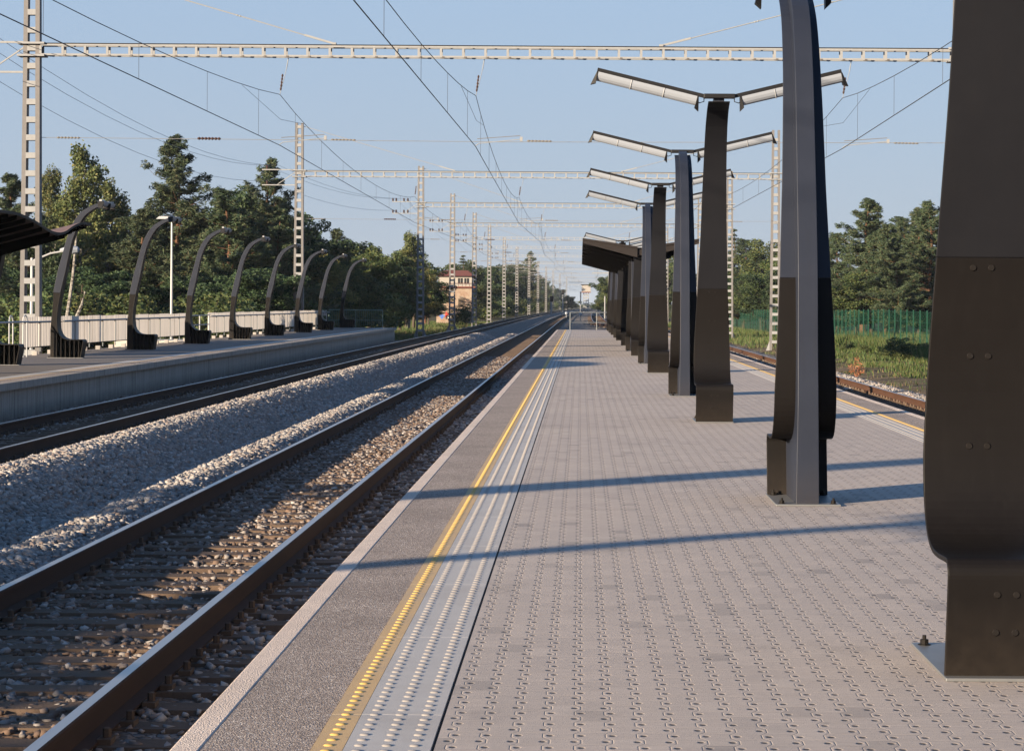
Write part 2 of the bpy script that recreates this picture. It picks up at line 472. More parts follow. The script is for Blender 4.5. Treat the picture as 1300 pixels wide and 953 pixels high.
# ballast beds -----------------------------------------------------
BZ = -0.685
def main_profile(Y, n):
    b = bend(Y)
    pl = Y < 143
    out = []
    left = [(-12.1, -1.25, 0), (-11.2, -.86, .2)] if not pl else [(-11.6-.0075*(Y-42), -.80, .3), (-10.9, -.76, .3)]
    prof = left + [(-10.2, -.745, .3), (-9.55, BZ, .8), (-8.7, -.735, .9), (-7.95, BZ, .8), (-7.6, -.68, .4), (-7.4, -.585, .1), (-7.15, -.53, 0), (-6.85, -.53, 0),
            (-6.5, -.63, 0), (-6.1, -.83, 0), (-5.8, -.93, 0), (-5.5, -.92, 0), (-5.15, -.76, 0), (-4.9, -.61, 0), (-4.6, -.585, 0), (-4.35, -.66, .1), (-4.1, BZ, .6), (-3.7, -.688, 1), (-3.26, -.69, 1),
            (-2.8, -.688, 1), (-2.4, BZ, .8), (-2.1, -.69, .35), (-1.2, -.69, .25)]
    return [(x+b, z, s) for x, z, s in prof]
def lofted(name, prof, Ys):
    rows, soil = [], []
    for Y in Ys:
        pr = prof(Y, 0); row = []
        for x, z, s in pr:
            j = .025*math.sin(Y*1.7+x*5)+.02*math.sin(Y*.63+x*2.3)
            if s > .5: j *= .3
            row.append((x+j, Y, z+j*.8)); soil.append(s)
        rows.append(row)
    m = MB().grid(rows); o = m.build(name, M['ballast'], smooth=True, fix=False)
    at = o.data.attributes.new('soil', 'FLOAT', 'POINT'); at.data.foreach_set('value', soil)
    return o
Ys = [-10+1.0*i for i in range(0, 170)]+[160+5*i for i in range(0, 90)]+[620+20*i for i in range(40)]
tag(lofted('ballast_bed', main_profile, Ys), kind='structure')
def t3c(Y):
    if Y < 150: return TRK[3]
    f = min(1, (Y-150)/120); return TRK[3]-(TRK[3]-2.3)*soft(f)+bend(Y)
def right_profile(Y, n):
    c = t3c(Y)-TRK[3]
    return [(x+c, z, s) for x, z, s in [(4.6, -.75, .3), (5.3, -.74, .3), (5.76, BZ, .5), (6.55, -.735, .6), (7.34, BZ, .4), (7.8, -.68, .1), (8.3, -.66, 0), (8.7, -.74, 0), (9.6, -1.24, .1)]]
tag(lofted('ballast_bed_right', right_profile, Ys), kind='structure')
mid = [(Y, [(-1.25+bend(Y), -.755, .1), (0+bend(Y), -.78, 0), (2.2+bend(Y), -.79, 0), (max(t3c(Y)-1.9, -1+bend(Y)), -.765, .4)]) for Y in [138.2, 145, 150, 160, 175, 190, 210, 230, 260, 300, 360, 430, 500, 600, 800, 1100]]
m_ = MB().grid([[(x, Y, z) for x, z, s in r] for Y, r in mid]); o = m_.build('ballast_between_tracks', M['ballast'], smooth=True, fix=False)
at = o.data.attributes.new('soil', 'FLOAT', 'POINT'); at.data.foreach_set('value', [s for Y, r in mid for x, z, s in r])
tag(o, kind='structure')

def prof_z(prof, Y, X):
    pr = prof(Y, 0)
    for i in range(len(pr)-1):
        if pr[i][0] <= X <= pr[i+1][0]:
            f = (X-pr[i][0])/(pr[i+1][0]-pr[i][0]); return pr[i][1]*(1-f)+pr[i+1][1]*f, pr[i][2]*(1-f)+pr[i+1][2]*f
    return None, None

def stones(name, regions, mat, label):
    base = np.array([(-1,-1,-1),(1,-1,-1),(1,1,-1),(-1,1,-1),(-1,-1,1),(1,-1,1),(1,1,1),(-1,1,1)], float)
    quads = np.array([(0,3,2,1),(4,5,6,7),(0,1,5,4),(1,2,6,5),(2,3,7,6),(3,0,4,7)])
    pts = []
    for prof, x0, x1, y0, y1, dens, size, soily in regions:
        n = int((x1-x0)*(y1-y0)*dens)
        X = rng.uniform(x0, x1, n); Yv = rng.uniform(y0, y1, n)
        for x, y in zip(X, Yv):
            if x < -.262*y-.6: continue
            z, s = prof_z(prof, y, x)
            if z is None: continue
            if rng.random() < s*soily: continue
            pts.append((x, y, z, size*(1+y/260)))
    pts = np.array(pts); n = len(pts)
    S = pts[:, 3:4]*rng.uniform(.45, 1.25, (n, 1))*np.stack([rng.uniform(.8, 1.35, n), rng.uniform(.7, 1.1, n), rng.uniform(.5, .85, n)], 1)
    V = base[None]*S[:, None, :]*rng.uniform(.45, 1.0, (n, 8, 3))
    a, b, c = rng.uniform(0, 6.28, n), rng.uniform(-.5, .5, n), rng.uniform(-.5, .5, n)
    ca, sa, cb, sb, cc, sc_ = np.cos(a), np.sin(a), np.cos(b), np.sin(b), np.cos(c), np.sin(c)
    x, y, z = V[..., 0], V[..., 1], V[..., 2]
    y, z = y*cb[:, None]-z*sb[:, None], y*sb[:, None]+z*cb[:, None]
    x, z = x*cc[:, None]-z*sc_[:, None], x*sc_[:, None]+z*cc[:, None]
    x, y = x*ca[:, None]-y*sa[:, None], x*sa[:, None]+y*ca[:, None]
    V = np.stack([x, y, z], -1)+pts[:, None, :3]+np.array([0, 0, .012])
    Q = quads[None]+(np.arange(n)*8)[:, None, None]
    o = np_mesh(name, V.reshape(-1, 3), Q.reshape(-1, 4), mat)
    return tag(o, kind='stuff', label=label, cat='gravel')
mp, rp = main_profile, right_profile
stones('ballast_stones', [
    (mp, -7.6, -4.1, 14, 45, 370, .034, 0), (mp, -7.6, -4.1, 45, 90, 230, .038, 0), (mp, -7.6, -4.1, 90, 160, 130, .046, 0),
    (mp, -2.35, -1.4, 6, 40, 135, .025, .2), (mp, -2.35, -1.4, 40, 100, 120, .032, .2), (mp, -10.85, -9.7, 34, 110, 190, .034, 0),
    (rp, 7.45, 9.3, 42, 90, 150, .038, 0), (rp, 4.8, 7.3, 60, 110, 60, .038, 0)], M['stone'], 'loose grey ballast stones heaped between the two left tracks')
stones('bed_stones', [
    (mp, -4.1, -2.35, 6, 22, 155, .026, .25), (mp, -4.1, -2.35, 22, 34, 185, .028, .25), (mp, -4.1, -2.35, 34, 95, 200, .032, .2),
    (mp, -10.9, -7.6, 30, 75, 190, .032, .35), (mp, -10.9, -7.6, 75, 110, 100, .036, .4)], M['stone_dirty'], 'rust stained stones lying in the track beds between the rails')


# ------------------------------------------------------------------ tracks
RP = [(-.075, 0), (-.075, .012), (-.012, .03), (-.010, .135), (-.036, .148), (-.037, .172), (-.030, .180), (.030, .180), (.037, .172), (.036, .148), (.010, .135), (.012, .03), (.075, .012), (.075, 0)]
def rail(cx, Ys, parent, rust):
    m = MB(); n = len(RP)
    for Y in Ys:
        m.v += [(cx(Y)+x, Y, RAILTOP-.18+z) for x, z in RP]
    for i in range(len(Ys)-1):
        for k in range(n):
            kk = (k+1) % n
            top = k in (6,)
            m.face((i*n+k, i*n+kk, (i+1)*n+kk, (i+1)*n+k), 1 if top else 0)
    return m.build('rail', [rust, M['shine']], parent, fix=True)
def sleeper_mesh():
    m = MB()
    m.hexa([(-1.35,-.15,-.12),(1.35,-.15,-.12),(1.35,.15,-.12),(-1.35,.15,-.12),(-1.33,-.115,0),(1.33,-.115,0),(1.33,.115,0),(-1.33,.115,0)])
    for s in (-.797, .797):
        for q in (-1, 1):
            m.box((s+q*.11, 0, .015), (.07, .13, .03)); m.lathe((s+q*.115, 0, .03), [(.022, 0), (.022, .045), (.012, .05)], 6)
    return m
def far_Ys(): return [-12, 0, 50, 100, 150]+[150+10*i for i in range(1, 13)]+[300, 340, 380, 420, 460, 520, 580, 640, 720, 800, 900, 1000]
def make_track(name, cfun, ystart, label, rust=None):
    t = empty(name, (0, 0, 0)); tag(t, label, 'railway track', 'railway tracks')
    for s in (-.797, .797):
        rail(lambda Y, s=s: cfun(Y)+s, far_Ys(), t, rust or M['rust'])
    sl = sleeper_mesh().build('sleeper', M['sleeper'], t)
    for k in range(100):
        o = sl if k == 0 else sl.copy()
        if k: COL.objects.link(o)
        Y = ystart+k*.543
        o.location = (cfun(Y)+rng.uniform(-.02, .02), Y, RAILTOP-.192+rng.uniform(-.006, .003))
        o.rotation_euler = (rng.uniform(-.02, .02), rng.uniform(-.003, .003), rng.uniform(-.014, .014))
    m = MB(); Y = ystart+100*.543
    while Y < 420:
        m.box((cfun(Y), Y, RAILTOP-.235), (2.7, .26, .1)); Y += .543
    tag(m.build('sleeper', M['sleeper'], t), kind='stuff')
    return t
make_track('railway_track', lambda Y: TRK[1]+bend(Y), 6.0, 'railway track running right beside the near island platform')
make_track('railway_track', lambda Y: TRK[2]+bend(Y), 30.0, 'railway track running along the shaded wall of the left platform')
make_track('railway_track', t3c, 44.0, 'rusty railway track on the right, between the island platform and the green fence', M['rust2'])

# ------------------------------------------------------------------ island platform
XL, XR, PE = -1.415, 4.83, 138.0
pl = empty('island_platform', (0, 0, 0)); tag(pl, kind='structure')
def slab(name, x0, x1, z0, z1, y0, y1, mat, parent, bev=0):
    return MB().box(((x0+x1)/2, (y0+y1)/2, (z0+z1)/2), (x1-x0, y1-y0, z1-z0)).build(name, mat, parent, bevel=bev)
Y0 = -6
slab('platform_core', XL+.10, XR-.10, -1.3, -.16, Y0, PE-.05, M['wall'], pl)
slab('paving', -.50, 3.915, -.155, 0, Y0, PE, M['paving'], pl)
for s, sx in ((1, lambda x: x), (-1, lambda x: XL+XR-x)):
    def sl2(name, a, b, z0, z1, mat, bev=0):
        a, b = sx(a), sx(b)
        return slab(name, min(a, b), max(a, b), z0, z1, Y0, PE, mat, pl, bev)
    sl2('curb_edge', XL, XL+.105, -.155, 0.001, M['curb'], .008)
    sl2('aggregate_edge', XL+.107, -.929, -.155, -.001, M['aggregate'])
    sl2('yellow_line', -.927, -.817, -.15, .001, M['yellow'])
    sl2('tactile_slabs', -.815, -.512, -.15, .001, M['tactile'])
    sl2('gap_joint', -.5115, -.5005, -.15, -.012, M['bolt'])
    # domes
    for rows, mat, nm in (((-.872,), M['yellow_bump'], 'yellow_dome_row'), ((-.765, -.668, -.571), M['grey_bump'], 'grey_dome_rows')):
        yy = np.arange(7.0 if s == 1 else 20, PE-.1, .1)
        V, Q = [], []
        nseg = 8; ring = np.array([(math.cos(a), math.sin(a)) for a in np.linspace(0, 2*math.pi, nseg, endpoint=False)])
        prof = [(.0200, 0), (.0160, .0034), (.0075, .0050)]
        one = np.concatenate([np.column_stack([ring*r, np.full(nseg, h)]) for r, h in prof])
        fq = []
        for i in range(2):
            for k in range(nseg): fq.append((i*nseg+k, i*nseg+(k+1) % nseg, (i+1)*nseg+(k+1) % nseg, (i+1)*nseg+k))
        fq += [(16, 17, 18, 19), (19, 20, 23, 16), (20, 21, 22, 23)]
        one, fq = np.array(one), np.array(fq)
        C = np.array([(sx(r), y, .001) for r in rows for y in yy])
        V = one[None]+C[:, None]; Q = fq[None]+(np.arange(len(C))*len(one))[:, None, None]
        np_mesh(nm, V.reshape(-1, 3), Q.reshape(-1, 4), mat, pl)
# railing across the far end
def end_railing(name, x0, x1, Y, z0, mat, label, step=.12, h=1.05, bars=True):
    t = empty(name, ((x0+x1)/2, Y, z0)); tag(t, label, 'railing')
    w = (x1-x0)/2
    MB().tube([(-w, 0, h), (w, 0, h)], .028, 8).build('top_rail', mat, t)
    MB().tube([(-w, 0, h*.42), (w, 0, h*.42)], .018, 6).build('middle_rail', mat, t)
    n = max(2, int(round((x1-x0)/1.7)))
    for k in range(n+1):
        MB().tube([(-w+2*w*k/n, 0, 0), (-w+2*w*k/n, 0, h)], .026, 6).build('post', mat, t)
    if bars:
        m = MB(); k = 0
        while -w+k*step < w:
            m.tube([(-w+k*step, 0, .12), (-w+k*step, 0, h-.02)], .009, 4); k += 1
        m.build('bars', mat, t)
    return t
end_railing('end_railing', -.62, 4.2, PE-.12, 0, M['tuberail'], 'metal railing across the far end of the island platform', bars=False)

# ------------------------------------------------------------------ lamp posts
Fp = [(.08,0),(.03,.25),(.003,.40),(0,.452),(.02,.484),(.06,.496),(.25,.492),(.40,.497),(.50,.52),(.58,.565),(.65,.65),(.695,.77),(.715,.95),(.714,1.17),(.685,1.45),(.63,1.765),
      (.575,2.02),(.51,2.31),(.455,2.6),(.40,2.89),(.35,3.12),(.286,3.34),(.21,3.54),(.12,3.72),(.03,3.86),(-.08,3.98),(-.3,4.13),(-.57,4.22)]
Bp = [(.93,0),(.93,.10),(.93,.20),(.93,.28),(.93,.34),(.93,.4),(.93,.46),(.93,.52),(.93,.58),(.93,.65),(.93,.72),(.928,.8),(.915,.97),(.89,1.18),(.87,1.47),(.85,1.78),
      (.80,2.06),(.735,2.37),(.66,2.66),(.585,2.95),(.525,3.18),(.455,3.42),(.37,3.63),(.27,3.82),(.17,3.96),(.04,4.08),(-.25,4.24),(-.57,4.32)]
def crom(P_, k=3):
    out = []
    for i in range(len(P_)-1):
        p0, p1, p2, p3 = P_[max(i-1, 0)], P_[i], P_[i+1], P_[min(i+2, len(P_)-1)]
        for j in range(k):
            t = j/k
            out.append(tuple(.5*(2*b+(c-a)*t+(2*a-5*b+4*c-d)*t*t+(3*b-a-3*c+d)*t**3) for a, b, c, d in zip(p0, p1, p2, p3)))
    return out+[P_[-1]]
Fp, Bp = crom(Fp), crom(Bp)
Fp = [(t, z if z < 1.77 else 1.77+(z-1.77)*.975) for t, z in Fp]; Bp = [(t, z if z < 1.77 else 1.77+(z-1.77)*.975) for t, z in Bp]
def width(z):
    k = [(0, .49), (.52, .49), (.9, .485), (1.3, .45), (1.77, .405), (2.5, .35), (3.4, .305), (4.4, .27)]
    for a, b in zip(k, k[1:]):
        if a[0] <= z <= b[0]:
            f = (z-a[0])/(b[0]-a[0]); return a[1]*(1-f)+b[1]*f
    return .27
def flange(name, idx, mat, parent, th=.014, off=0.0):
    m = MB(); pts = [Fp[i] for i in idx]; n = len(pts)
    for i, (t, z) in enumerate(pts):
        a, b = pts[max(i-1, 0)], pts[min(i+1, n-1)]
        d = Vector((b[0]-a[0], b[1]-a[1])).normalized(); nr = Vector((-d.y, d.x))      # outward = to the front
        w = width(z)/2
        for o_ in (off, off-th):
            for x in (-w, w):
                m.v.append((x, t-.5+nr.x*o_, z+nr.y*o_))
    for i in range(n-1):
        a, b = i*4, (i+1)*4
        m.face((a, a+1, b+1, b)); m.face((a+2, b+2, b+3, a+3)); m.face((a, b, b+2, a+2)); m.face((a+1, a+3, b+3, b+1))
    m.face((0, 2, 3, 1)); e = (n-1)*4; m.face((e, e+1, e+3, e+2))
    return m.build(name, mat, parent, bevel=.003)
def spine(name, i0, i1, hw, mat, parent, hw2=None):
    m = MB(); n = i1-i0+1
    for i in range(i0, i1+1):
        (t, z), (t2, z2) = Fp[i], Bp[i]
        f = i/len(Fp); w = hw*(1-.25*f)
        m.v += [(-w, t-.5+.012, z-.002), (w, t-.5+.012, z-.002), (w, t2-.5, z2), (-w, t2-.5, z2)]
    for i in range(n-1):
        a, b = i*4, i*4+4
        for k in range(4):
            m.face((a+k, a+(k+1) % 4, b+(k+1) % 4, b+k))
    m.face((3, 2, 1, 0)); e = (n-1)*4; m.face((e, e+1, e+2, e+3))
    return m.build(name, mat, parent, bevel=.004)
def luminaire(root, y, z, deg=13.6, L=1.42, cb=.40, hm='lamp_body'):
    MB().box((0, y, z), (cb, .15, .055)).build('crossbar', M[hm], root, bevel=.006)
    for s in (-1, 1):
        ang = R(deg)
        ax = Vector((s*math.cos(ang), 0, math.sin(ang)))
        a = Vector((s*(cb/2-.01), y, z)); b = a+ax*L
        MB().bar(a, b, .07, .045).build('lamp_arm', M[hm], root)
        up = Vector((-s*math.sin(ang), 0, math.cos(ang)))
        # half-round diffuser hanging under the arm
        m = MB(); c0, c1 = a+ax*.09-up*.105, a+ax*(L-.02)-up*.105
        n = 10
        for c in (c0, c1):
            for k in range(n):
                th = math.pi*(k/(n-1))+math.pi
                m.v.append(tuple(c+Vector((0, 1, 0))*math.cos(th)*.085+up*(math.sin(th)*.115+.075)))
        for k in range(n): m.face((k, (k+1) % n, n+(k+1) % n, n+k))
        m.face(list(range(n))[::-1]); m.face(list(range(n, 2*n)))
        tb = m.build('lamp_tube', M['lamp'], root)
        for c, q in ((c0, -1), (c1, 1)):
            MB().hexa([Vector(c)+ax*dx_*q+Vector((0, dy_, 0))+up*dz_ for dx_, dy_, dz_ in
                       ((0,-.07,-.07),(.06,-.05,-.105),(.06,.05,-.105),(0,.07,-.07),(0,-.088,.078),(.018,-.088,.078),(.018,.088,.078),(0,.088,.078))]).build('end_cap', M['lamp_body'], tb)
        for f in (.33, .66):
            c = c0.lerp(c1, f); m = MB(); pts = []
            for k in range(9):
                th = math.pi*(k/8)+math.pi
                pts.append(c+Vector((0, 1, 0))*math.cos(th)*.089+up*(math.sin(th)*.119+.075))
            m.tube(pts, .006, 4, cap=False); m.build('clip', M['galv'], tb)
        m = MB(); m.tube([a+ax*.0-up*.02, a+ax*-.03-up*.07+ax*.02, a+ax*.04-up*.10, a+ax*.09-up*.08], .007, 5); m.build('cable', M['lamp_body'], root)
def bolts(root):
    for z, xo in ((.20, 0), (.36, 0), (.93, 0), (1.33, 0), (1.72, 0)):
        for x in (-.04, .04):
            # y on the front surface at this height
            for a, b in zip(Fp, Fp[1:]):
                if min(a[1], b[1]) <= z <= max(a[1], b[1]) and not (.45 < a[1] < .55):
                    f = (z-a[1])/(b[1]-a[1]+1e-9); y = a[0]*(1-f)+b[0]*f-.5
                    break
            MB().lathe((x, y-.009, z), [(.013, -.006), (.016, -.002), (.016, .012)], 8, axis='y').build('bolt', M['bolt'], root)
def make_post(ribs, lamp=True, top=81, back=False):
    root = empty('bench_lamp_post' if ribs else 'lamp_post', (0, 0, 0))
    MB().box((0, .0, .007), (.50, 1.0, .014)).build('base_plate', M['steel_blue'], root, bevel=.002)
    for x in (-.2, .2):
        for y in (-.36, .43): MB().lathe((x, y, .013), [(.03, 0), (.03, .004), (.019, .005), (.019, .026), (.009, .027), (.009, .045)], 8).build('anchor_bolt', M['bolt'], root)
    flange('lower_cladding', range(0, 46), M['post_brown'], root, .022, .010)
    flange('upper_flange', range(45, top+1), M['post_grey' if back else 'post_upper'], root, .014, 0)
    if ribs:
        spine('lower_spine', 0, 45, .06, M['post_brown'], root)
        spine('upper_spine', 45, top, .09, M['post_grey'], root)
        for k in range(6):
            t = .12+k*.12
            zt = .47 if t < .5 else .47+(t-.5)*.9
            for s in (-1, 1):
                MB().box((s*.15, t-.5, zt/2+.01), (.17, .02, zt-.02)).build('rib', M['post_brown'], root)
    else:
        spine('spine', 0, top, .089, M['post_grey'], root)
        bolts(root)
    if lamp: luminaire(root, -1.07, 4.235, *((2, .72, .16, 'galv') if ribs else ()))
    return root

ORD = ['nearest', 'second', 'third', 'fourth', 'fifth', 'sixth', 'seventh', 'eighth', 'ninth', 'tenth', 'eleventh', 'twelfth', 'thirteenth', 'fourteenth']
protoP = make_post(False)
PX = 1.77
island = [(9.94, 'A'), (18.14, 'B'), (30.5, 'A'), (39.0, 'B'), (52.1, 'A'), (59.9, 'B'), (98, 'A'), (105.4, 'B'), (115.5, 'A'), (123.5, 'B'), (133, 'A')]
txt = {0: 'nearest dark lamp post, huge at the right edge, wide bolted front facing us',
       1: 'second lamp post from the camera, blue-grey spine towards us and curved plate behind',
       2: 'third lamp post, wide brown front plate, under the largest white V-shaped lamp pair',
       3: 'fourth lamp post, narrow blue-grey spine, half hidden left of the wide brown one',
       4: 'fifth lamp post, brown front plate, last wide front before the canopy',
       5: 'sixth lamp post, thin blue-grey spine, standing just in front of the canopy',
       6: 'lamp post standing at the canopy with its white lamps showing over the canopy roof'}
for i, (Y, kind) in enumerate(island):
    if i == 1: o = protoB = make_post(False, back=True)
    else: o = protoP if i == 0 else copy_tree(protoP if kind == 'A' else protoB)
    o.location = (PX, Y, 0.001); o.rotation_euler = (0, 0, 0 if kind == 'A' else math.pi)
    tag(o, txt.get(i, 'far lamp post on the island platform beyond the canopy'), 'lamp post', 'lamp posts down the middle of the island platform')
protoC = make_post(False, lamp=False, top=60)
protoC.name = 'canopy_post'
for i, (Y, kind) in enumerate([(69.0, 'A'), (76.5, 'B'), (86.0, 'A')]):
    o = protoC if i == 0 else copy_tree(protoC)
    o.location = (PX, Y, 0.001); o.rotation_euler = (0, 0, 0 if kind == 'A' else math.pi)
    tag(o, ['lampless dark post carrying the near end of the island canopy', 'lampless dark post under the middle of the island canopy', 'lampless dark post under the far half of the island canopy'][i], 'canopy post', 'posts under the island canopy')
# island canopy
def canopy(name, x_in, x_out, z_in, z_out, zf, Ys, parent, rib=2.6, ri=.17, ro=.09):
    """one wing: underside sheet, top sheet, fascia and ribs"""
    m = MB(); rows = []
    th = .06
    for Y in Ys:
        w = zf(Y); m.v += [(x_in, Y, z_in+w), (x_out, Y, z_out+w), (x_out, Y, z_out+w+th), (x_in, Y, z_in+w+th)]
    for i in range(len(Ys)-1):
        a, b = i*4, i*4+4
        m.face((a, a+1, b+1, b), 0); m.face((a+1, a+2, b+2, b+1), 1); m.face((a+2, a+3, b+3, b+2), 2); m.face((a+3, a, b, b+3), 1)
    m.face((0, 1, 2, 3), 1); e = (len(Ys)-1)*4; m.face((e, e+1, e+2, e+3), 1)
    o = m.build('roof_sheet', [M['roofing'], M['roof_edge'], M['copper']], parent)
    Y = Ys[0]+.07
    while Y < Ys[-1]:
        w = zf(Y); h = ri
        MB().hexa([(x_in, Y-.03, z_in+w-h-.004), (x_out, Y-.03, z_out+w-ro-.004), (x_out, Y+.03, z_out+w-ro-.004), (x_in, Y+.03, z_in+w-h-.004),
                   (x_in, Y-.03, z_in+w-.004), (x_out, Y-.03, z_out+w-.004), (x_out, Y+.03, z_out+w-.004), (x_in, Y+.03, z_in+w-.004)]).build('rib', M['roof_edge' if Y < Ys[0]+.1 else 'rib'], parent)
        Y += rib
cn = empty('platform_canopy', (PX, 67.4, 0)); tag(cn, 'dark butterfly canopy over the island platform, ribbed underside', 'canopy')
zf = lambda Y: .10*math.sin((Y-1)*.42)*0
cy = [0+.8*i for i in range(0, 47)]
canopy('x', -.10, -1.72, 3.20, 3.44, zf, cy, cn, 5.2, .26, .085)
canopy('x', .10, 1.72, 3.20, 3.44, zf, cy, cn, 5.2, .26, .085)
MB().box((0, 18.4, 3.12), (.195, 36.6, .22)).build('ridge_beam', M['roof_edge'], cn)

# ------------------------------------------------------------------ left platform
def lx(Y): return -10.75-.0075*(Y-42)
LB = -15.75
lp = empty('left_platform', (0, 0, 0)); tag(lp, kind='structure')
ly = [-10, 20, 42, 60, 80, 100, 120, 143]
def lslab(name, fa, fb, z0, z1, mat):
    m = MB()
    for Y in ly: m.v += [(fa(Y), Y, z0), (fb(Y), Y, z0), (fb(Y), Y, z1), (fa(Y), Y, z1)]
    for i in range(len(ly)-1):
        a, b = i*4, i*4+4
        for k in range(4): m.face((a+k, a+(k+1) % 4, b+(k+1) % 4, b+k))
    m.face((0, 1, 2, 3)); e = (len(ly)-1)*4; m.face((e, e+1, e+2, e+3))
    return m.build(name, mat, lp)
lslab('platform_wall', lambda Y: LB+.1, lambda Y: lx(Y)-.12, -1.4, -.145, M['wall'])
lslab('curb_edge', lambda Y: lx(Y)-.12, lx, -.14, .001, M['wall'])
lslab('aggregate_edge', lambda Y: lx(Y)-.50, lambda Y: lx(Y)-.122, -.14, -.001, M['aggregate'])
lslab('yellow_line', lambda Y: lx(Y)-.61, lambda Y: lx(Y)-.502, -.14, .001, M['yellow'])
lslab('tactile_slabs', lambda Y: lx(Y)-.93, lambda Y: lx(Y)-.612, -.14, .001, M['tactile'])
lslab('paving', lambda Y: LB, lambda Y: lx(Y)-.935, -.14, 0, M['leftfloor'])
protoL = make_post(True); protoN = make_post(True, lamp=False, top=57)
LY = [55, 62.2, 73, 84, 95, 106, 117.7, 128.5, 141, 2.1]
ltxt = ['bench-footed roof support without lamp, cut by the left edge under the wavy roof', 'curved post with bench foot rising behind the tip of the wavy roof', 'curved post with bench foot, left of the thin white lamp pole',
        'curved post with bench foot beside the gap in the white barrier', 'curved post with bench foot, fourth to the right of the wavy roof', 'curved post with bench foot, just left of the white lattice mast',
        'curved post with bench foot, just right of the white lattice mast', 'second last curved bench post before the platform end', 'last curved bench post, next to the green end railing', 'curved bench post beside the camera, known by its thin shadow']
for i, Y in enumerate(LY):
    o = protoN if i == 0 else (protoL if i == 1 else copy_tree(protoL))
    tip = -13.45-.0055*(Y-55)
    o.location = (tip-.5, Y, 0.001); o.rotation_euler = (0, 0, R(90))
    tag(o, ltxt[i], 'bench lamp post', 'curved bench posts along the left platform')
# wavy canopy on the left
wav = [(44, 3.12), (45.2, 3.15), (46.3, 3.38), (47.2, 3.43), (48.7, 3.43), (49.6, 3.37), (50.4, 3.30), (51.2, 3.20), (51.9, 3.13), (52.6, 3.12), (53.2, 3.17), (54, 3.33), (54.7, 3.43), (55.1, 3.46), (56.2, 3.46)]
def wz(Y):
    for a, b in zip(wav, wav[1:]):
        if a[0] <= Y <= b[0]:
            f = (Y-a[0])/(b[0]-a[0]); return a[1]*(1-f)+b[1]*f-3.4
    return 0
lc = empty('wavy_canopy', (-12.0, 0, 0)); tag(lc, 'dark wavy canopy roof over the left platform, ribs below', 'canopy')
wy = [44+.3*i for i in range(42)]
canopy('x', -3.5, 0, 2.44, 3.34, wz, [y for y in wy if y <= 56.2], lc, .75)
for Y in (46,):
    MB().box((-3.3, Y, 1.2), (.2, .3, 2.4)).build('canopy_leg', M['post_brown'], lc)

# barrier of white corrugated sheets behind the left platform
def barrier(y0, y1, label):
    t = empty('barrier_fence', (-15.5, (y0+y1)/2, 0)); tag(t, label, 'barrier', 'white barriers along the back of the left platform')
    h = (y1-y0)/2; npan = max(1, round((y1-y0)/2.0)); w = 2*h/npan
    for k in range(npan):
        a = -h+k*w; m = MB(); n = int(w/.05); rows = [[], []]
        for i in range(n+1):
            y = a+.012+(w-.024)*i/n; ph = (i % 4)
            x = .022 if ph in (0, 1) else -.018
            rows[0].append((x, y, .25)); rows[1].append((x, y, 1.09-.012*(k % 2)+(0.015 if ph in (0, 1) else -.012)))
        m.grid(rows)
        p = m.build('panel', M['panel'], t); pass
        MB().box((.05, a+w*.02, .5), (.03, .02, .8)).build('post', M['tuberail'], t)
        MB().box((-.02, a+w*.85, -.02), (.14, .17, .28)).build('foot', M['panel'], t)
    MB().tube([(.16, -h, .95), (.16, h, .95)], .028, 8).build('handrail', M['tuberail'], t)
    MB().tube([(.10, -h, .24), (.10, h, .24)], .015, 6).build('lower_rail', M['bolt'], t)
    m = MB()
    for k in range(npan+1): m.bar((0, -h+k*w*.999, .9), (.16, -h+k*w*.999, .95), .02, .02)
    m.build('brackets', M['bolt'], t)
def m_panel():
    t = NT('corrugated_white_sheet'); p = t.pos()
    n = t.noise(t.scale(p, (1, 1.5, .5)), 1.5, 6, .7); d = t.noise(t.scale(p, (2, 12, 1)), 1, 5, .7)
    c = t.mix(n, (.50, .47, .44), (.62, .59, .56)); c = t.mix(t.math('MULTIPLY', t.ramp(d, [(.5, 0), (.8, 1)]), .45), c, (.30, .27, .24))
    fr = t.math('ABSOLUTE', t.math('SUBTRACT', t.math('FRACT', t.math('DIVIDE', t.sep(p)[1], 1.05)), .5))
    c = t.mix(t.ramp(fr, [(.478, 0), (.49, .7)]), c, (.10, .09, .085))
    t.set(c, .6, 0, .3)
    tr = t.node('ShaderNodeBsdfTranslucent'); t.put(tr.inputs['Color'], c)
    mx = t.node('ShaderNodeMixShader'); mx.inputs[0].default_value = .62
    t.l.new(t.b.outputs[0], mx.inputs[1]); t.l.new(tr.outputs[0], mx.inputs[2]); t.l.new(mx.outputs[0], t.out.inputs['Surface']); return t.mat
M['panel'] = m_panel()
barrier(63.4, 67.2, 'short white barrier section left of the first curved post')
barrier(67.8, 90.0, 'white corrugated barrier left of the gap, near the thin lamp pole')
barrier(95.0, 139.5, 'long white corrugated barrier right of the gap')
def hoop_rail(x, y0, y1, label, grp):
    t = empty('hoop_railing', (x, (y0+y1)/2, 0)); tag(t, label, 'railing', grp); h = (y1-y0)/2
    MB().tube([(0.04, -h, .97), (0.04, h, .97)], .026, 8).build('handrail', M['galv'], t)
    n = max(2, int((y1-y0)/1.15))
    for k in range(n):
        y = -h+.25+k*(2*h-.5)/max(1, n-1); pts = [(0, y-.2, 0), (0, y-.2, .9)]
        pts += [(0, y-.2*math.cos(a), .98+.17*math.sin(a)) for a in np.linspace(.2, math.pi-.2, 6)]
        pts += [(0, y+.2, .9), (0, y+.2, 0)]
        MB().tube(pts, .02, 6).build('hoop', M['galv'], t)
hoop_rail(-15.3, 56.5, 63.2, 'galvanised railing with hooped bars at the left edge, under the wavy roof', 'railings of the left platform')
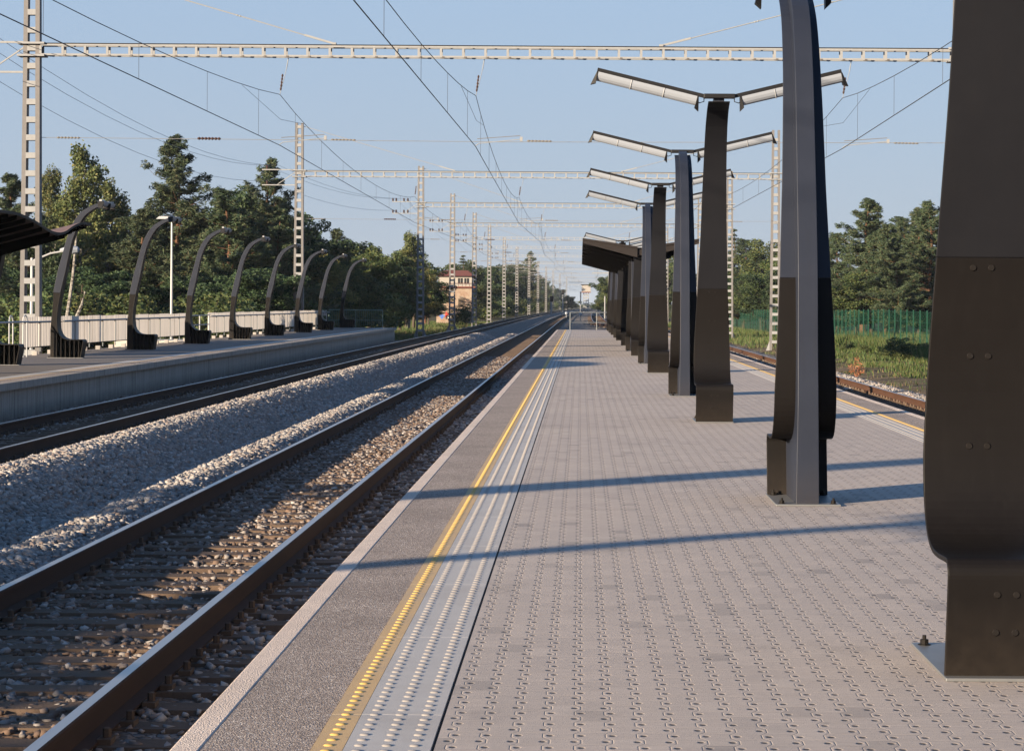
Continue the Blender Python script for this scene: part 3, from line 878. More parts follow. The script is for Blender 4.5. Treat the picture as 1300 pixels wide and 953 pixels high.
# stair railings in the gap
t = empty('stair_railing', (-15.4, 92.5, 0)); tag(t, 'pale railing frame standing in the gap between the white barriers', 'railing')
for z in (1.0, .62, .25): MB().tube([(0, -2.4, z), (0, 2.3, z)], .024, 6).build('rail', M['galv'], t)
for y in (-2.3, -.1, 2.2): MB().tube([(0, y, 0), (0, y, 1.0)], .026, 6).build('post', M['galv'], t)
MB().box((-1.6, 0, -.25), (3.0, 3.6, .5)).build('step', M['concrete'], t)
t = end_railing('end_railing', -15.7, -12.35, 142.6, 0, M['greenrail'], 'blue-green barred railing across the end of the left platform', h=1.1)

# ------------------------------------------------------------------ catenary gantries
def mast(parent, x, top, base, w0=.62, w1=.46, near=True):
    """lattice mast: two channels tied by battens on both faces"""
    m = empty('mast', (x, 0, base)); m.parent = parent
    Hh = top-base; d0, d1 = .40, .24; ch = .13
    for s in (-1, 1):
        MB().hexa([(s*w0/2, -d0/2, 0), (s*(w0/2-ch), -d0/2, 0), (s*(w0/2-ch), d0/2, 0), (s*w0/2, d0/2, 0),
                   (s*w1/2, -d1/2, Hh), (s*(w1/2-ch), -d1/2, Hh), (s*(w1/2-ch), d1/2, Hh), (s*w1/2, d1/2, Hh)]).build('upright', M['upright'], m)
    b = MB(); z = .55
    while z < Hh-.05:
        f = z/Hh; w = (w0*(1-f)+w1*f)-2*ch+.02; d = d0*(1-f)+d1*f
        for s in (-1, 1):
            b.box((0, s*(d/2+.004-.01), z), (w, .02, .17))
        z += .54
    b.build('battens', M['mast'], m)
    MB().hexa([(-.55,-.5,-.5),(.55,-.5,-.5),(.55,.5,-.5),(-.55,.5,-.5),(-.5,-.42,.02),(.5,-.42,.02),(.5,.42,.02),(-.5,.42,.02)]).build('footing', M['concrete'], m)
    if near:
        f_ = MB()
        for s in (-1, 1): f_.hexa([(s*.31, -.02, .02), (s*.52, -.02, .02), (s*.52, .02, .02), (s*.31, .02, .02), (s*.31, -.02, .55), (s*.33, -.02, .55), (s*.33, .02, .55), (s*.31, .02, .55)])
        f_.build('gusset', M['mast'], m)
    return m
def insulator(m, a, b, r=.05, n=8):
    a, b = Vector(a), Vector(b); L = (b-a).length; pts, rs = [], []
    for i in range(2*n+1):
        pts.append(a.lerp(b, i/(2*n))); rs.append(r if i % 2 else r*.45)
    m.tube(pts, rs, 7)
def gantry(Y, xl, xr, label, wires, detail=2, group='overhead line gantries over the tracks', arms=True, lbase=-1.1, rbase=-1.15, straight=False):
    b_ = bend(Y)
    g = empty('overhead_gantry', (b_, Y, 0)); tag(g, label, 'gantry', group)
    zb, hb = 8.97, .29
    mast(g, xl, 12.1, lbase, near=detail > 0); mast(g, xr, 11.85, rbase, near=detail > 0)
    x0, x1 = xl+.28, xr-.28
    c = empty('crossbeam', (0, 0, 0)); c.parent = g
    for z in (zb, zb+hb):
        for y in ((-.16, .16) if detail else (0,)):
            MB().box(((x0+x1)/2, y, z), (x1-x0, .065, .055)).build('chord', M['mast'], c)
    m = MB(); n = int((x1-x0)/.66); w = (x1-x0)/n
    for k in range(n+1):
        x = x0+k*w
        for y in ((-.16, .16) if detail else (0,)):
            m.box((x, y, zb+hb/2), (.07, .045, hb-.05))
        if detail:
            for z in (zb-.034, zb+hb+.034): m.bar((x, -.16, z), (x+w*.5 if k < n else x, .16, z), .04, .012)
    m.build('webs', M['mast'], c)
    if detail:
        MB().box(((x0+x1)/2, -.16, zb+hb+.045), (x1-x0, .03, .03)).build('top_cable', M['bolt'], c)
        for xm in (xl, xr):
            for z in (zb-.03, zb+hb+.05):
                MB().box((xm, 0, z), (.82, .52, .06)).build('clamp', M['mast'], c)
    if detail > 1:
        m = MB()
        for k in range(n+1):
            x = x0+k*w; m.box((x+.06, -.20, zb-.02), (.06, .02, .05))
        m.build('cleats', M['mast_dark'], c)
    # stays from the mast tops to the beam
    Wd = xr-xl
    for xm, xe, zt in ((xl+.1, xl+Wd*.325, 11.95), (xr-.1, xr-Wd*.323, 11.7)):
        a, b = Vector((xm, 0, zt)), Vector((xe, 0, zb+hb+.1))
        m = MB().tube([a, b], .017 if detail else .02, 5)
        s_ = m.build('stay', M['wire_light'] if not detail else M['mast'], c)
        if detail:
            k_ = MB()
            for f in (.42, .67): insulator(k_, a.lerp(b, f), a.lerp(b, f+.018), .03, 2)
            k_.bar(a.lerp(b, .9), b, .06, .06); k_.box((xe, 0, zb+hb+.06), (.12, .2, .14))
            k_.build('stay_fitting', M['mast'], s_)
    # cross-span wire with insulators and registration arms
    m = MB().tube([(x0, 0, 6.48), ((x0+x1)/2, 0, 6.43), (x1, 0, 6.48)], .008 if detail else .012, 4); m.build('cross_span_wire', M['wire_light'], g)
    for fx, r in ((xl+.75, .035), (xl+5.0, .05)):
        m = MB(); insulator(m, (fx, 0, 6.48), (fx+.7, 0, 6.475), r, 7); m.build('span_insulator', M['glassins' if r < .04 else 'ceramic'], g)
    for (xw, zc, zm) in wires:
        hh = MB().tube([(xw+.25, 0, zb-.05), (xw+.2, 0, zb-.35)], .014, 5); hh.tube([(xw+.2, 0, zb-.35), (xw, 0, zm)], .009, 5)
        h_ = hh.build('hanger', M['mast'], g)
        k_ = MB(); insulator(k_, (xw+.08, 0, zm+.62), (xw+.02, 0, zm+.12), .035, 5); k_.build('insulator', M['ceramic'], h_)
        a_ = MB().tube([(xw, 0, zc+.02), (xw+.1, 0, zc+.09), (xw+1.35, 0, zc+.22)], .013, 6); a_.box((xw+1.38, 0, zc+.23), (.08, .06, .13))
        ra = a_.build('registration_arm', M['mast'], g)
        k_ = MB(); k_.tube([(xw+.05, 0, zc+.23), (xw+1.35, 0, zc+.33)], .01, 5); insulator(k_, (xw+1.55, 0, 6.47), (xw+2.3, 0, 6.46), .03, 7); k_.build('arm_insulator', M['glassins'], ra)
    if arms:
        for z in ((9.35, 8.45) if detail else (9.35, 8.7)):
            m = MB().bar((xl-.25, 0, z), (xl-2.2, 0, z), .06, .06)
            if z < 9: m.bar((xl-.25, 0, z+.75), (xl-1.3, 0, z+.03), .04, .04)
            a_ = m.build('feeder_arm', M['mast'], g)
            for xo in (-1.0, -1.3, -1.9, -2.15) if detail < 2 else (-1.9,):
                MB().lathe((xl+xo, 0, z+.03), [(.03, 0), (.075, .05), (.05, .09), (.075, .13), (.05, .17), (.07, .21), (.03, .25)], 8).build('insulator', M['ceramic'], a_)
    return g
CZ, MZ = 6.29, 7.82
W1 = {4.2: -3.95, 69: -3.2, 134.5: -3.66, 176: -3.1, 219.6: -3.5, 265: -3.05, 307: -3.5, 362: -3.0, 424: -3.5, 500: -3.1, 570: -3.5, 644: -3.2, 720: -3.4, 800: -3.2, 890: -3.4}
W2 = {4.2: -10.2, 69: -9.12, 134.5: -9.8, 176: -9.0, 219.6: -9.3, 265: -8.6, 307: -9.1, 362: -8.6, 424: -9.0, 500: -8.6, 570: -9.0, 644: -8.8, 720: -8.8, 800: -8.8, 890: -8.8}
W3 = {4.2: 7.3, 69: 7.88, 134.5: 7.2, 176: 6.4, 219.6: 4.6, 265: 2.8, 307: 2.2, 362: 2.6, 424: 2.1, 500: 2.6, 570: 2.2, 644: 2.5, 720: 2.3, 800: 2.4, 890: 2.4}
gt = {4.2: 'lattice gantry beside the camera, known by its broad mast shadow on the paving', 69: 'nearest overhead line gantry, white lattice beam across the top of the photo', 134.5: 'second overhead line gantry, its right mast on a concrete block behind the track',
      176: 'third overhead line gantry, left mast just past the end of the left platform', 219.6: 'fourth overhead line gantry, left mast in front of the brick signal box', 265: 'fifth overhead line gantry, left mast just right of the brick signal box'}
GY = list(W1.keys())
for i, Y in enumerate(GY):
    left = -16.6 if Y < 150 else -12.35
    right = 11.45
    gantry(Y, left, right, gt.get(Y, 'distant overhead line gantry in the row receding down the line'), [(W1[Y], CZ, MZ), (W2[Y], CZ, MZ), (W3[Y], CZ, MZ)],
           2 if Y < 150 else (1 if Y < 230 else 0))
def zline(name, W, label, gap):
    t = empty(name, (0, 0, 0)); tag(t, label, 'overhead wire', 'overhead contact lines')
    ks = list(W.keys()); con, cat = [], []
    for a, b in zip(ks, ks[1:]):
        n = 16; L = b-a
        for i in range(n+(b == ks[-1])):
            f = i/n; Y = a+L*f; x = W[a]*(1-f)+W[b]*f+bend(Y)
            sag = 4*f*(1-f)
            con.append((x, Y, CZ)); cat.append((x, Y, MZ-(.85 if L > 55 else .6)*sag**.9))
    far = MB().tube(con, .0115, 5, cap=False); far.build('contact_wire', M['wire'], t)
    MB().tube(cat, .0095, 5, cap=False).build('catenary_wire', M['wire'], t)
    nd = 0
    for a, b in zip(ks, ks[1:]):
        if a > 200: break
        n = 8 if b-a > 55 else 5; L = b-a; d = MB()
        for i in range(1, n+1):
            f = (i-.5)/n; Y = a+L*f; x = W[a]*(1-f)+W[b]*f
            z = MZ-(.85 if L > 55 else .6)*(4*f*(1-f))**.9
            MB().tube([(x, Y, CZ), (x, Y, z)], .0045, 4).build('dropper', M['wire'], t)
    for k in ks[1:4]:
        m = MB()   # stitch wire slung under the support
        x = W[k]; i = ks.index(k)
        xa = x+(W[ks[i-1]]-x)*.1; xb = x+(W[ks[i+1]]-x)*.12
        m.tube([(xa, k-7, MZ-.38), (x+.02, k, MZ-.75), (xb, k+6.5, MZ-.38)], .006, 4); m.build('stitch_wire', M['wire'], t)
zline('overhead_line', W1, 'overhead contact and catenary wires above the near track', 0)
zline('overhead_line', W2, 'overhead contact and catenary wires above the track by the left platform', 0)
zline('overhead_line', W3, 'overhead contact and catenary wires above the right hand track', 0)
for j, (dx_, z0) in enumerate(((-1.9, 9.6), (-1.2, 9.6), (-1.9, 8.7))):
    pts = []
    gy = [4.2, 69, 134.5, 176, 219.6, 265, 307, 362, 424, 500, 570, 644]
    for a, b in zip(gy, gy[1:]):
        xa = (-16.6 if a < 150 else -12.35)+dx_; xb = (-16.6 if b < 150 else -12.35)+dx_
        for i in range(10):
            f = i/10; Y = a+(b-a)*f; pts.append((xa*(1-f)+xb*f+bend(Y), Y, z0-(1.0 if b-a > 55 else .55)*4*f*(1-f)))
    o = MB().tube(pts, .009, 4, cap=False).build('feeder_wire', M['wire_light'])
    tag(o, 'thin feeder wire on the left side of the masts, sagging towards the distance', 'overhead wire', 'feeder wires left of the masts')

# ------------------------------------------------------------------ small street lamps on the left
def street_lamp(x, Y, h, label, head='flat'):
    t = empty('street_lamp', (x, Y, -1.15)); tag(t, label, 'street lamp')
    MB().tube([(0, 0, 0), (0, 0, h)], [.07, .045], 8).build('pole', M['galv'], t)
    if head == 'flat':
        MB().box((-.25, 0, h), (.5, .08, .05)).build('lamp_arm', M['lamp_body'], t)
        MB().hexa([(-.75,-.12,h-.03),(.35,-.12,h-.03),(.35,.12,h-.03),(-.75,.12,h-.03),(-.6,-.08,h+.1),(.2,-.08,h+.1),(.2,.08,h+.1),(-.6,.08,h+.1)]).build('lamp_head', M['galv'], t)
    else:
        MB().tube([(0, 0, h-.1), (.6, 0, h+.15), (1.0, 0, h+.22)], .03, 6).build('lamp_arm', M['galv'], t)
        MB().lathe((1.2, 0, h+.26), [(.03, -.32), (.10, -.15), (.14, .1), (.10, .25), (.03, .30)], 8, axis='x').build('lamp_head', M['lamp'], t)
    return t
street_lamp(-19.7, 110, 6.7, 'thin white lamp pole behind the barrier on the left')
street_lamp(-17.3, 72, 4.05, 'small lamp on a curved arm beside the nearest left mast', 'arm')
for i, (px, py, Y) in enumerate(((768, 376, 330), (773, 345, 300))):
    p = P(px, py, Y)
    t = empty('lamp_pole', (p.x, Y, -1.15)); tag(t, ['short pale pole just left of the platform posts, far away', 'taller pale pole with a crossarm just left of the platform posts, far away'][i], 'pole')
    MB().tube([(0, 0, 0), (0, 0, p.z+1.15)], .11, 6).build('pole_shaft', M['mast'], t)
    if i: MB().box((-.6, 0, p.z+1.0), (3.2, .12, .12)).build('crossarm', M['mast'], t)

# ------------------------------------------------------------------ signal box, tower
def m_brick():
    t = NT('old_brick'); p = t.obj(); b = t.node('ShaderNodeTexBrick')
    v = t.node('ShaderNodeMapping'); t.put(v.inputs['Vector'], p); v.inputs['Rotation'].default_value = (R(90), 0, 0)
    t.put(b.inputs['Vector'], v.outputs[0]); b.inputs['Scale'].default_value = 3.2
    b.inputs['Color1'].default_value = (.17, .10, .07, 1); b.inputs['Color2'].default_value = (.23, .155, .11, 1); b.inputs['Mortar'].default_value = (.22, .195, .165, 1)
    n = t.noise(p, 1.1, 6, .7)
    c = t.mix(t.ramp(n, [(.42, 0), (.6, .85)]), b.outputs['Color'], (.25, .21, .17))
    t.set(c, .9, 0, .15); return t.mat
M['brick'] = m_brick()
M['tile'] = m_plain('red_roof', (.12, .042, .032), .8, 0, .3, 2)
M['plaster'] = m_plain('pale_plaster', (.24, .225, .21), .85, 0, .15, 1.5)
M['glassdark'] = m_plain('dark_window', (.02, .022, .025), .15, 0, .1, 3, .6)
t = empty('signal_box', (-16.0, 292, -1.2)); tag(t, 'old brick signal box with red hipped roof and graffiti beside the tracks', 'building')
MB().box((0, 0, 2.35), (4.5, 5.2, 4.7)).build('wall', M['brick'], t)
MB().box((0.15, 0, 4.80), (5.0, 5.9, .16)).build('balcony', M['tile'], t)
m = MB()
for a in range(11): m.tube([(-2.2+a*.46, -2.9, 4.88), (-2.2+a*.46, -2.9, 5.3)], .02, 4)
m.tube([(-2.2, -2.9, 5.3), (2.6, -2.9, 5.3)], .025, 4); m.build('balcony_rail', M['tile'], t)
MB().box((.05, 0, 5.55), (4.3, 5.0, 1.3)).build('upper_wall', M['plaster'], t)
for x in (.75, 1.55): 
    w_ = MB().box((x, -2.505, 5.6), (.6, .04, .7)).build('window', M['glassdark'], t); MB().box((x, -2.53, 5.6), (.05, .03, .7)).build('window_bar', M['plaster'], w_)
w_ = MB().box((2.205, 0, 5.6), (.04, 3.4, .75)).build('window', M['glassdark'], t)
w_ = MB().box((.9, -2.605, 2.8), (.8, .04, 1.1)).build('boarded_window', M['bark_dark'], t)
z0, z1 = 6.2, 6.95
m = MB(); m.v += [(-2.5,-3,z0),(2.6,-3,z0),(2.6,3,z0),(-2.5,3,z0),(-1.5,-.6,z1),(1.6,-.6,z1),(1.6,.6,z1),(-1.5,.6,z1)]
for q in ((0,3,2,1),(4,5,6,7),(0,1,5,4),(1,2,6,5),(2,3,7,6),(3,0,4,7)): m.face(q)
m.build('roof', M['tile'], t)
for k, (col, bx) in enumerate((((.05, .12, .35), (-1.55, 1.1, .7, .5)), ((.5, .05, .04), (-1.0, 1.35, .45, .6)), ((.6, .6, .6), (-.6, 1.05, .6, .35)), ((.05, .15, .4), (.9, 1.25, .55, .6)), ((.6, .6, .58), (1.4, 1.55, .4, .35)))):
    mt = m_plain('graffiti_paint', col, .7, 0, .2, 8)
    m = MB(); x, z, w, h = bx; ring = [(x+w*math.cos(a)*(.5+.25*math.sin(3*a+k)), -2.608-.004*k, z+h*math.sin(a)*(.5+.2*math.cos(4*a+k))) for a in np.linspace(0, 2*math.pi, 18, endpoint=False)]
    b0 = len(m.v); m.v += ring+[(p_[0], p_[1]+.003, p_[2]) for p_ in ring]; m.face(range(18)); m.face(list(range(18, 36))[::-1])
    for i in range(18): m.face((i, (i+1) % 18, 18+(i+1) % 18, 18+i))
    m.build('graffiti', mt, t)
# far white cabin on a lattice column
p = P(744, 394, 620)
t = empty('signal_tower', (p.x, 620, -1.0)); tag(t, 'white box on a pale lattice column at the far end of the line', 'tower')
top = P(744, 362, 620).z+1.0; bot = P(744, 370.5, 620).z+1.0
MB().box((0, 0, (top+bot)/2), (2.45, 2.2, top-bot)).build('cabin', M['plaster'], t, bevel=.03)
MB().box((0, 0, top+.1), (2.9, 2.6, .2)).build('roof', M['roof_edge'], t); MB().box((-.1, 0, bot-.12), (2.7, 2.3, .22)).build('cabin_floor', M['tile'], t)
for s in (-.62, 0, .62): MB().box((s, 0, bot/2-.1), (.2, .4, bot)).build('column', M['mast'], t)
m = MB(); z = .3
while z < bot-.2: m.box((0, -.1, z), (1.3, .15, .28)); z += .8
m.build('battens', M['mast'], t)
MB().tube([(-1.5, 0, 0), (-1.5, 0, bot)], .18, 6).build('side_column', M['mast'], t)
for px, Y, hpx, lab in ((714.5, 520, 371, 'far signal post with a dark head between the left mast row and the line'), (700, 430, 380, 'short pale signal post beside the far left track')):
    p = P(px, hpx, Y); t = empty('railway_signal', (p.x, Y, -1.0)); tag(t, lab, 'signal')
    MB().tube([(0, 0, 0), (0, 0, p.z+1)], .16, 8).build('signal_post', M['mast'], t)
    MB().box((.05, -.1, p.z+1.1), (.7, .3, 1.1)).build('signal_head', M['lamp_body'], t, bevel=.05)
for px, Y in ((719, 350), (737, 310)):
    p = P(px, 394, Y); t = empty('dwarf_signal', (p.x, Y, -.75)); tag(t, 'small white marker post low beside the far rails, at pixel column of the '+('left rail' if px < 730 else 'right rail'), 'marker'); t['label'] = 'small white marker low beside the far '+('left' if px < 730 else 'right')+' rails'
    MB().tube([(0, 0, 0), (0, 0, .7)], .06, 6).build('stem', M['mast'], t)
    MB().lathe((0, 0, .7), [(.05, 0), (.2, .05), (.22, .3), (.1, .42)], 8).build('marker_head', M['lamp'], t)

# ------------------------------------------------------------------ green fence on the right
def green_fence():
    fx = lambda Y: 17.8+.006*(Y-137)
    t = empty('green_fence', (0, 0, 0)); tag(t, 'long green wire mesh fence behind the right hand track', 'fence')
    Y = 84
    k = 0
    while Y < 330:
        z = ground_z(fx(Y), Y)
        MB().box((fx(Y), Y, z+1.17), (.06, .06, 2.34)).build('post', M['greenfence'], t)
        Yn = Y+2.5; m = MB(); zz = ground_z(fx(Yn), Yn)
        n = 10 if Y < 200 else 6
        for i in range(n): 
            y = Y+2.5*(i+.5)/n; xx = fx(y); m.box((xx, y, (z+zz)/2+1.15), (.007, .009 if Y < 200 else .02, 2.2))
        for zo in (.1, .6, 1.15, 1.7, 2.25): m.bar((fx(Y), Y, z+zo), (fx(Yn), Yn, zz+zo), .008, .012)
        m.build('mesh_panel', M['greenfence'], t)
        Y = Yn; k += 1
green_fence()

# ------------------------------------------------------------------ vegetation
def leaves(centers, radii, n, size, droop=0, flat=.8, tri=False):
    """scatter small leaf quads round the clump centres"""
    centers, radii = np.array(centers), np.array(radii)
    w = radii**2; idx = rng.choice(len(centers), n, p=w/w.sum())
    d = rng.normal(size=(n, 3)); d /= np.linalg.norm(d, axis=1)[:, None]
    r = rng.uniform(.25, 1, n)**.55
    pos = centers[idx]+d*(r*radii[idx])[:, None]*np.array([1, 1, flat])
    if droop: pos[:, 2] -= rng.uniform(0, droop, n)*(np.linalg.norm(pos[:, :2]-centers[idx][:, :2], axis=1)/radii[idx])
    a = rng.normal(size=(n, 3)); a[:, 2] *= .6
    if droop: a[:, 2] -= 1.0
    a /= np.linalg.norm(a, axis=1)[:, None]
    b = np.cross(a, rng.normal(size=(n, 3))); b /= np.linalg.norm(b, axis=1)[:, None]
    s = (size*rng.uniform(.6, 1.35, n))[:, None]
    a, b = a*s, b*s*(.2 if tri else .55)
    V = np.stack([pos-a-b*.2, pos-a*.1+b, pos+a+b*.1, pos+a*.1-b], 1)
    return V.reshape(-1, 3), (np.arange(n)*4)[:, None]+np.arange(4)
def limb_tree(kind, seed):
    """unit tree 10 m tall: trunk mesh builder, clump centres and radii"""
    r_ = random.Random(seed); tr = MB(); cs, rs = [], []
    lean = (r_.uniform(-.3, .3), r_.uniform(-.3, .3))
    def ax(z): return (lean[0]*(z/10)**1.5+.12*math.sin(z*.9+seed), lean[1]*(z/10)**1.5+.1*math.sin(z*.7+seed*2), z)
    Ht = {'pine': 9.6, 'birch': 9.7, 'broad': 7.5, 'spruce': 9.9, 'bush': 1.5}[kind]
    rb = {'pine': .17, 'birch': .12, 'broad': .18, 'spruce': .15, 'bush': .05}[kind]
    zs = [Ht*i/9 for i in range(10)]
    tr.tube([ax(z) for z in zs], [rb*(1-.88*z/Ht) for z in zs], 7)
    def limb(z0, az, L, rise, rr):
        a = Vector(ax(z0)); pts = [a]; n = 4
        for i in range(1, n+1):
            f = i/n; pts.append(a+Vector((math.cos(az)*L*f, math.sin(az)*L*f, rise*f**(1.3 if kind != 'birch' else .8)+r_.uniform(-.08, .08))))
        tr.tube(pts, [rr*(1-.8*i/n) for i in range(n+1)], 4, cap=False)
        return pts
    if kind == 'pine':
        z = 2.2 if seed % 2 else 1.4
        while z < 9.6:
            f = (z-1.4)/8.2
            Lm = 2.5*(1-f)**.6*r_.uniform(.65, 1.15)+.15
            for k in range(r_.choice((4, 5, 5, 6))):
                az = r_.uniform(0, 6.28); L = Lm*r_.uniform(.5, 1.2)
                pts = limb(z, az, L, L*r_.uniform(.15, .7), .04*(1-f)+.01)
                for q in (.35, .5, .65, .8, .92, 1.02):
                    p = pts[0].lerp(pts[-1], q); sp = .3*(1-.6*f)*(1.25-q*.5)
                    for w_ in range(3):
                        cs.append((p.x+r_.uniform(-sp, sp), p.y+r_.uniform(-sp, sp), p.z+r_.uniform(-.08, .22))); rs.append((.11+.13*(1-f))*r_.uniform(.7, 1.35))
            z += r_.uniform(.28, .46)
        for q in range(6): cs.append((ax(9.4+q*.07)[0], ax(9.4)[1], 9.35+q*.07)); rs.append(.14-.015*q)
    elif kind == 'spruce':
        z = .9
        while z < 9.8:
            f = z/10; Lm = 2.0*(1-f)**.85+.08
            for k in range(6):
                az = r_.uniform(0, 6.28); L = Lm*r_.uniform(.7, 1.1); pts = limb(z, az, L, -L*.2, .03)
                for q in (.4, .7, .95): p = pts[0].lerp(pts[-1], q); cs.append(tuple(p)); rs.append(.14+.26*(1-f)*r_.uniform(.7, 1.2))
            z += .42
    elif kind == 'birch':
        z = 2.6
        while z < 9.4:
            f = (z-2.4)/7.2; Lm = 1.75*(1-.75*f)*(.6+.4*min(1, f*4))
            for k in range(4):
                az = r_.uniform(0, 6.28); L = Lm*r_.uniform(.6, 1.15); pts = limb(z, az, L, L*r_.uniform(.5, .9), .03*(1-f)+.008)
                for q in (.55, .8, 1.0):
                    p = pts[0].lerp(pts[-1], q); cs.append((p.x, p.y, p.z-.15)); rs.append(r_.uniform(.26, .48)*(1-.35*f))
            z += .42
        cs.append(ax(9.7)); rs.append(.3)
    elif kind == 'broad':
        for k in range(34):
            z0 = r_.uniform(1.6, 6.5); az = r_.uniform(0, 6.28); f = z0/7
            L = r_.uniform(1.1, 2.9)*(1-.25*abs(f-.5)); rise = r_.uniform(.3, 2.6)
            pts = limb(z0, az, L, rise, .05)
            for q in (.6, .85, 1.0):
                p = pts[0].lerp(pts[-1], q); cs.append((p.x+r_.uniform(-.2, .2), p.y+r_.uniform(-.2, .2), p.z)); rs.append(r_.uniform(.38, .78))
        for k in range(8): cs.append((r_.uniform(-1, 1), r_.uniform(-1, 1), r_.uniform(7.5, 9.2))); rs.append(r_.uniform(.45, .75))
    else:
        for k in range(20):
            az = r_.uniform(0, 6.28); L = r_.uniform(.3, 1.7)
            pts = limb(.1, az, L, r_.uniform(.5, 2.3), .025)
            for q in (.6, 1.0): p = pts[0].lerp(pts[-1], q); cs.append(tuple(p)); rs.append(r_.uniform(.28, .55))
    return tr, cs, rs
SPEC = {'pine': ('leaf_pine', 'bark_pine', 48000, .105, 0, .75, True), 'spruce': ('leaf_pine', 'bark_dark', 15000, .10, .15, .6, True), 'birch': ('leaf_birch', 'bark_birch', 17000, .075, .75, 1.0, False),
        'broad': ('leaf_broad', 'bark_dark', 22000, .10, .1, .8, False), 'dark': ('leaf_dark', 'bark_dark', 22000, .10, .1, .8, False), 'willow': ('leaf_willow', 'bark_dark', 20000, .085, .25, .85, False),
        'bush': ('leaf_broad', 'bark_dark', 5200, .07, .05, .85, False)}
DATA = {}
def tree_data(kind, v):
    if (kind, v) in DATA: return DATA[kind, v]
    lf, bk, n, sz, dr, fl, tri = SPEC[kind]
    base = {'dark': 'broad', 'willow': 'broad'}.get(kind, kind)
    tr, cs, rs = limb_tree(base, v*13+{'pine': 1, 'spruce': 2, 'birch': 3, 'broad': 4, 'bush': 6}.get(base, 5))
    V, Q = leaves(cs, rs, n, sz, dr, fl, tri)
    tm = tr.build('trunk', M[bk]); cm = np_mesh('crown', V, Q, M[lf])
    DATA[kind, v] = (tm.data, cm.data); bpy.data.objects.remove(tm); bpy.data.objects.remove(cm)
    return DATA[kind, v]
NAME = {'pine': 'pine_tree', 'spruce': 'spruce_tree', 'birch': 'birch_tree', 'broad': 'broadleaf_tree', 'dark': 'broadleaf_tree', 'willow': 'willow_tree', 'bush': 'bush'}
CATN = {'pine': 'pine tree', 'spruce': 'spruce tree', 'birch': 'birch tree', 'broad': 'tree', 'dark': 'tree', 'willow': 'tree', 'bush': 'bush'}
def tree(kind, x, Y, h, label, group=None, w=1.0, v=0, base=None):
    tm, cm = tree_data(kind, v)
    z = ground_z(x, Y)-.05 if base is None else base
    t = empty(NAME[kind], (x, Y, z), random.uniform(0, 6.28)); s = h/(10 if kind != 'bush' else 2.4); t.scale = (s*w, s*w, s)
    tag(t, label, CATN[kind], group)
    for n_, d in (('trunk', tm), ('crown', cm)):
        o = bpy.data.objects.new(n_, d); COL.objects.link(o); o.parent = t
    return t
def tree_px(kind, px, top, Y, label, group=None, w=1.0, v=0):
    lim = 16.0+1.6*w
    if px < 720 and group and (737-px)*Y/F0 < lim: Y = lim*F0/(737-px)
    p = P(px, top, Y); z = ground_z(p.x, Y)
    return tree(kind, p.x, Y, p.z-z, label, group, w, v)

BK, FG = 'trees behind the left platform', 'forest behind the green fence'
T = tree_px
T('birch', 105, 176, 150, 'tall pale green birch rising right of the nearest left mast', BK, 1.15, 0)
T('birch', 68, 205, 158, 'slimmer birch just right of the nearest left mast', BK, 1.0, 1)
T('birch', 142, 222, 156, 'drooping birch on the right flank of the tall birch', BK, 1.3, 2)
T('pine', 230, 168, 150, 'tallest pine, its top against the sky left of centre-left', BK, 1.05, 0)
T('pine', 338, 194, 158, 'pine with a loose crown just left of the second lattice mast', BK, 1.0, 1)
T('pine', 185, 262, 140, 'bushy pine behind the first curved posts', BK, 1.4, 2)
T('pine', 290, 235, 148, 'broad dark pine between the two tall pines', BK, 1.45, 3)
T('dark', 300, 222, 165, 'dark broadleaf tree between the two tall pines', BK, 1.1, 0)
T('pine', 12, 218, 150, 'dark pine at the left edge, left of the mast', BK, 1.2, 2)
T('pine', -25, 240, 150, 'dark tree cut by the left edge of the photo', BK, 1.3, 3)
T('dark', 35, 262, 145, 'dark tree directly behind the nearest left mast', BK, 1.1, 1)
T('dark', 395, 272, 170, 'dark round tree right beside the second lattice mast', BK, .95, 2)
T('pine', 355, 262, 150, 'dark pine partly behind the second lattice mast', BK, 1.2, 3)
T('dark', 375, 290, 155, 'dark broadleaf tree below the loose-crowned pine', BK, 1.2, 0)
T('pine', 432, 286, 185, 'light pine standing right of the second lattice mast', BK, 1.2, 1)
T('willow', 412, 310, 165, 'yellow-green tree right of the second lattice mast, lowest branches lit', BK, 1.25, 0)
T('broad', 468, 302, 190, 'broad green tree left of the third lattice mast', BK, 1.4, 1)
T('broad', 445, 325, 172, 'rounded green tree over the end of the left platform', BK, 1.3, 2)
T('dark', 490, 322, 200, 'dark tree just left of the third lattice mast', BK, 1.2, 1)
T('birch', 520, 290, 225, 'pale birch behind the third lattice mast', BK, 1.3, 1)
T('willow', 527, 318, 235, 'yellowish tree left of the signal box', BK, 1.25, 1)
T('broad', 510, 330, 205, 'green tree at the foot of the third lattice mast', BK, 1.3, 0)
T('dark', 545, 342, 240, 'dark tree beside the signal box wall', BK, 1.0, 2)
T('bush', 584, 388, 268, 'dark bush in front of the signal box', None, 1.1, 0)
T('broad', 600, 325, 330, 'green tree behind the signal box', BK, 1.5, 0)
T('spruce', 588, 322, 335, 'pointed spruce above the signal box roof', BK, 1.5, 0)
T('dark', 620, 332, 340, 'dark tree between the fourth and fifth left masts', BK, 1.6, 1)
T('pine', 672, 318, 420, 'round-topped pine standing above the row of distant masts', BK, 1.0, 0)
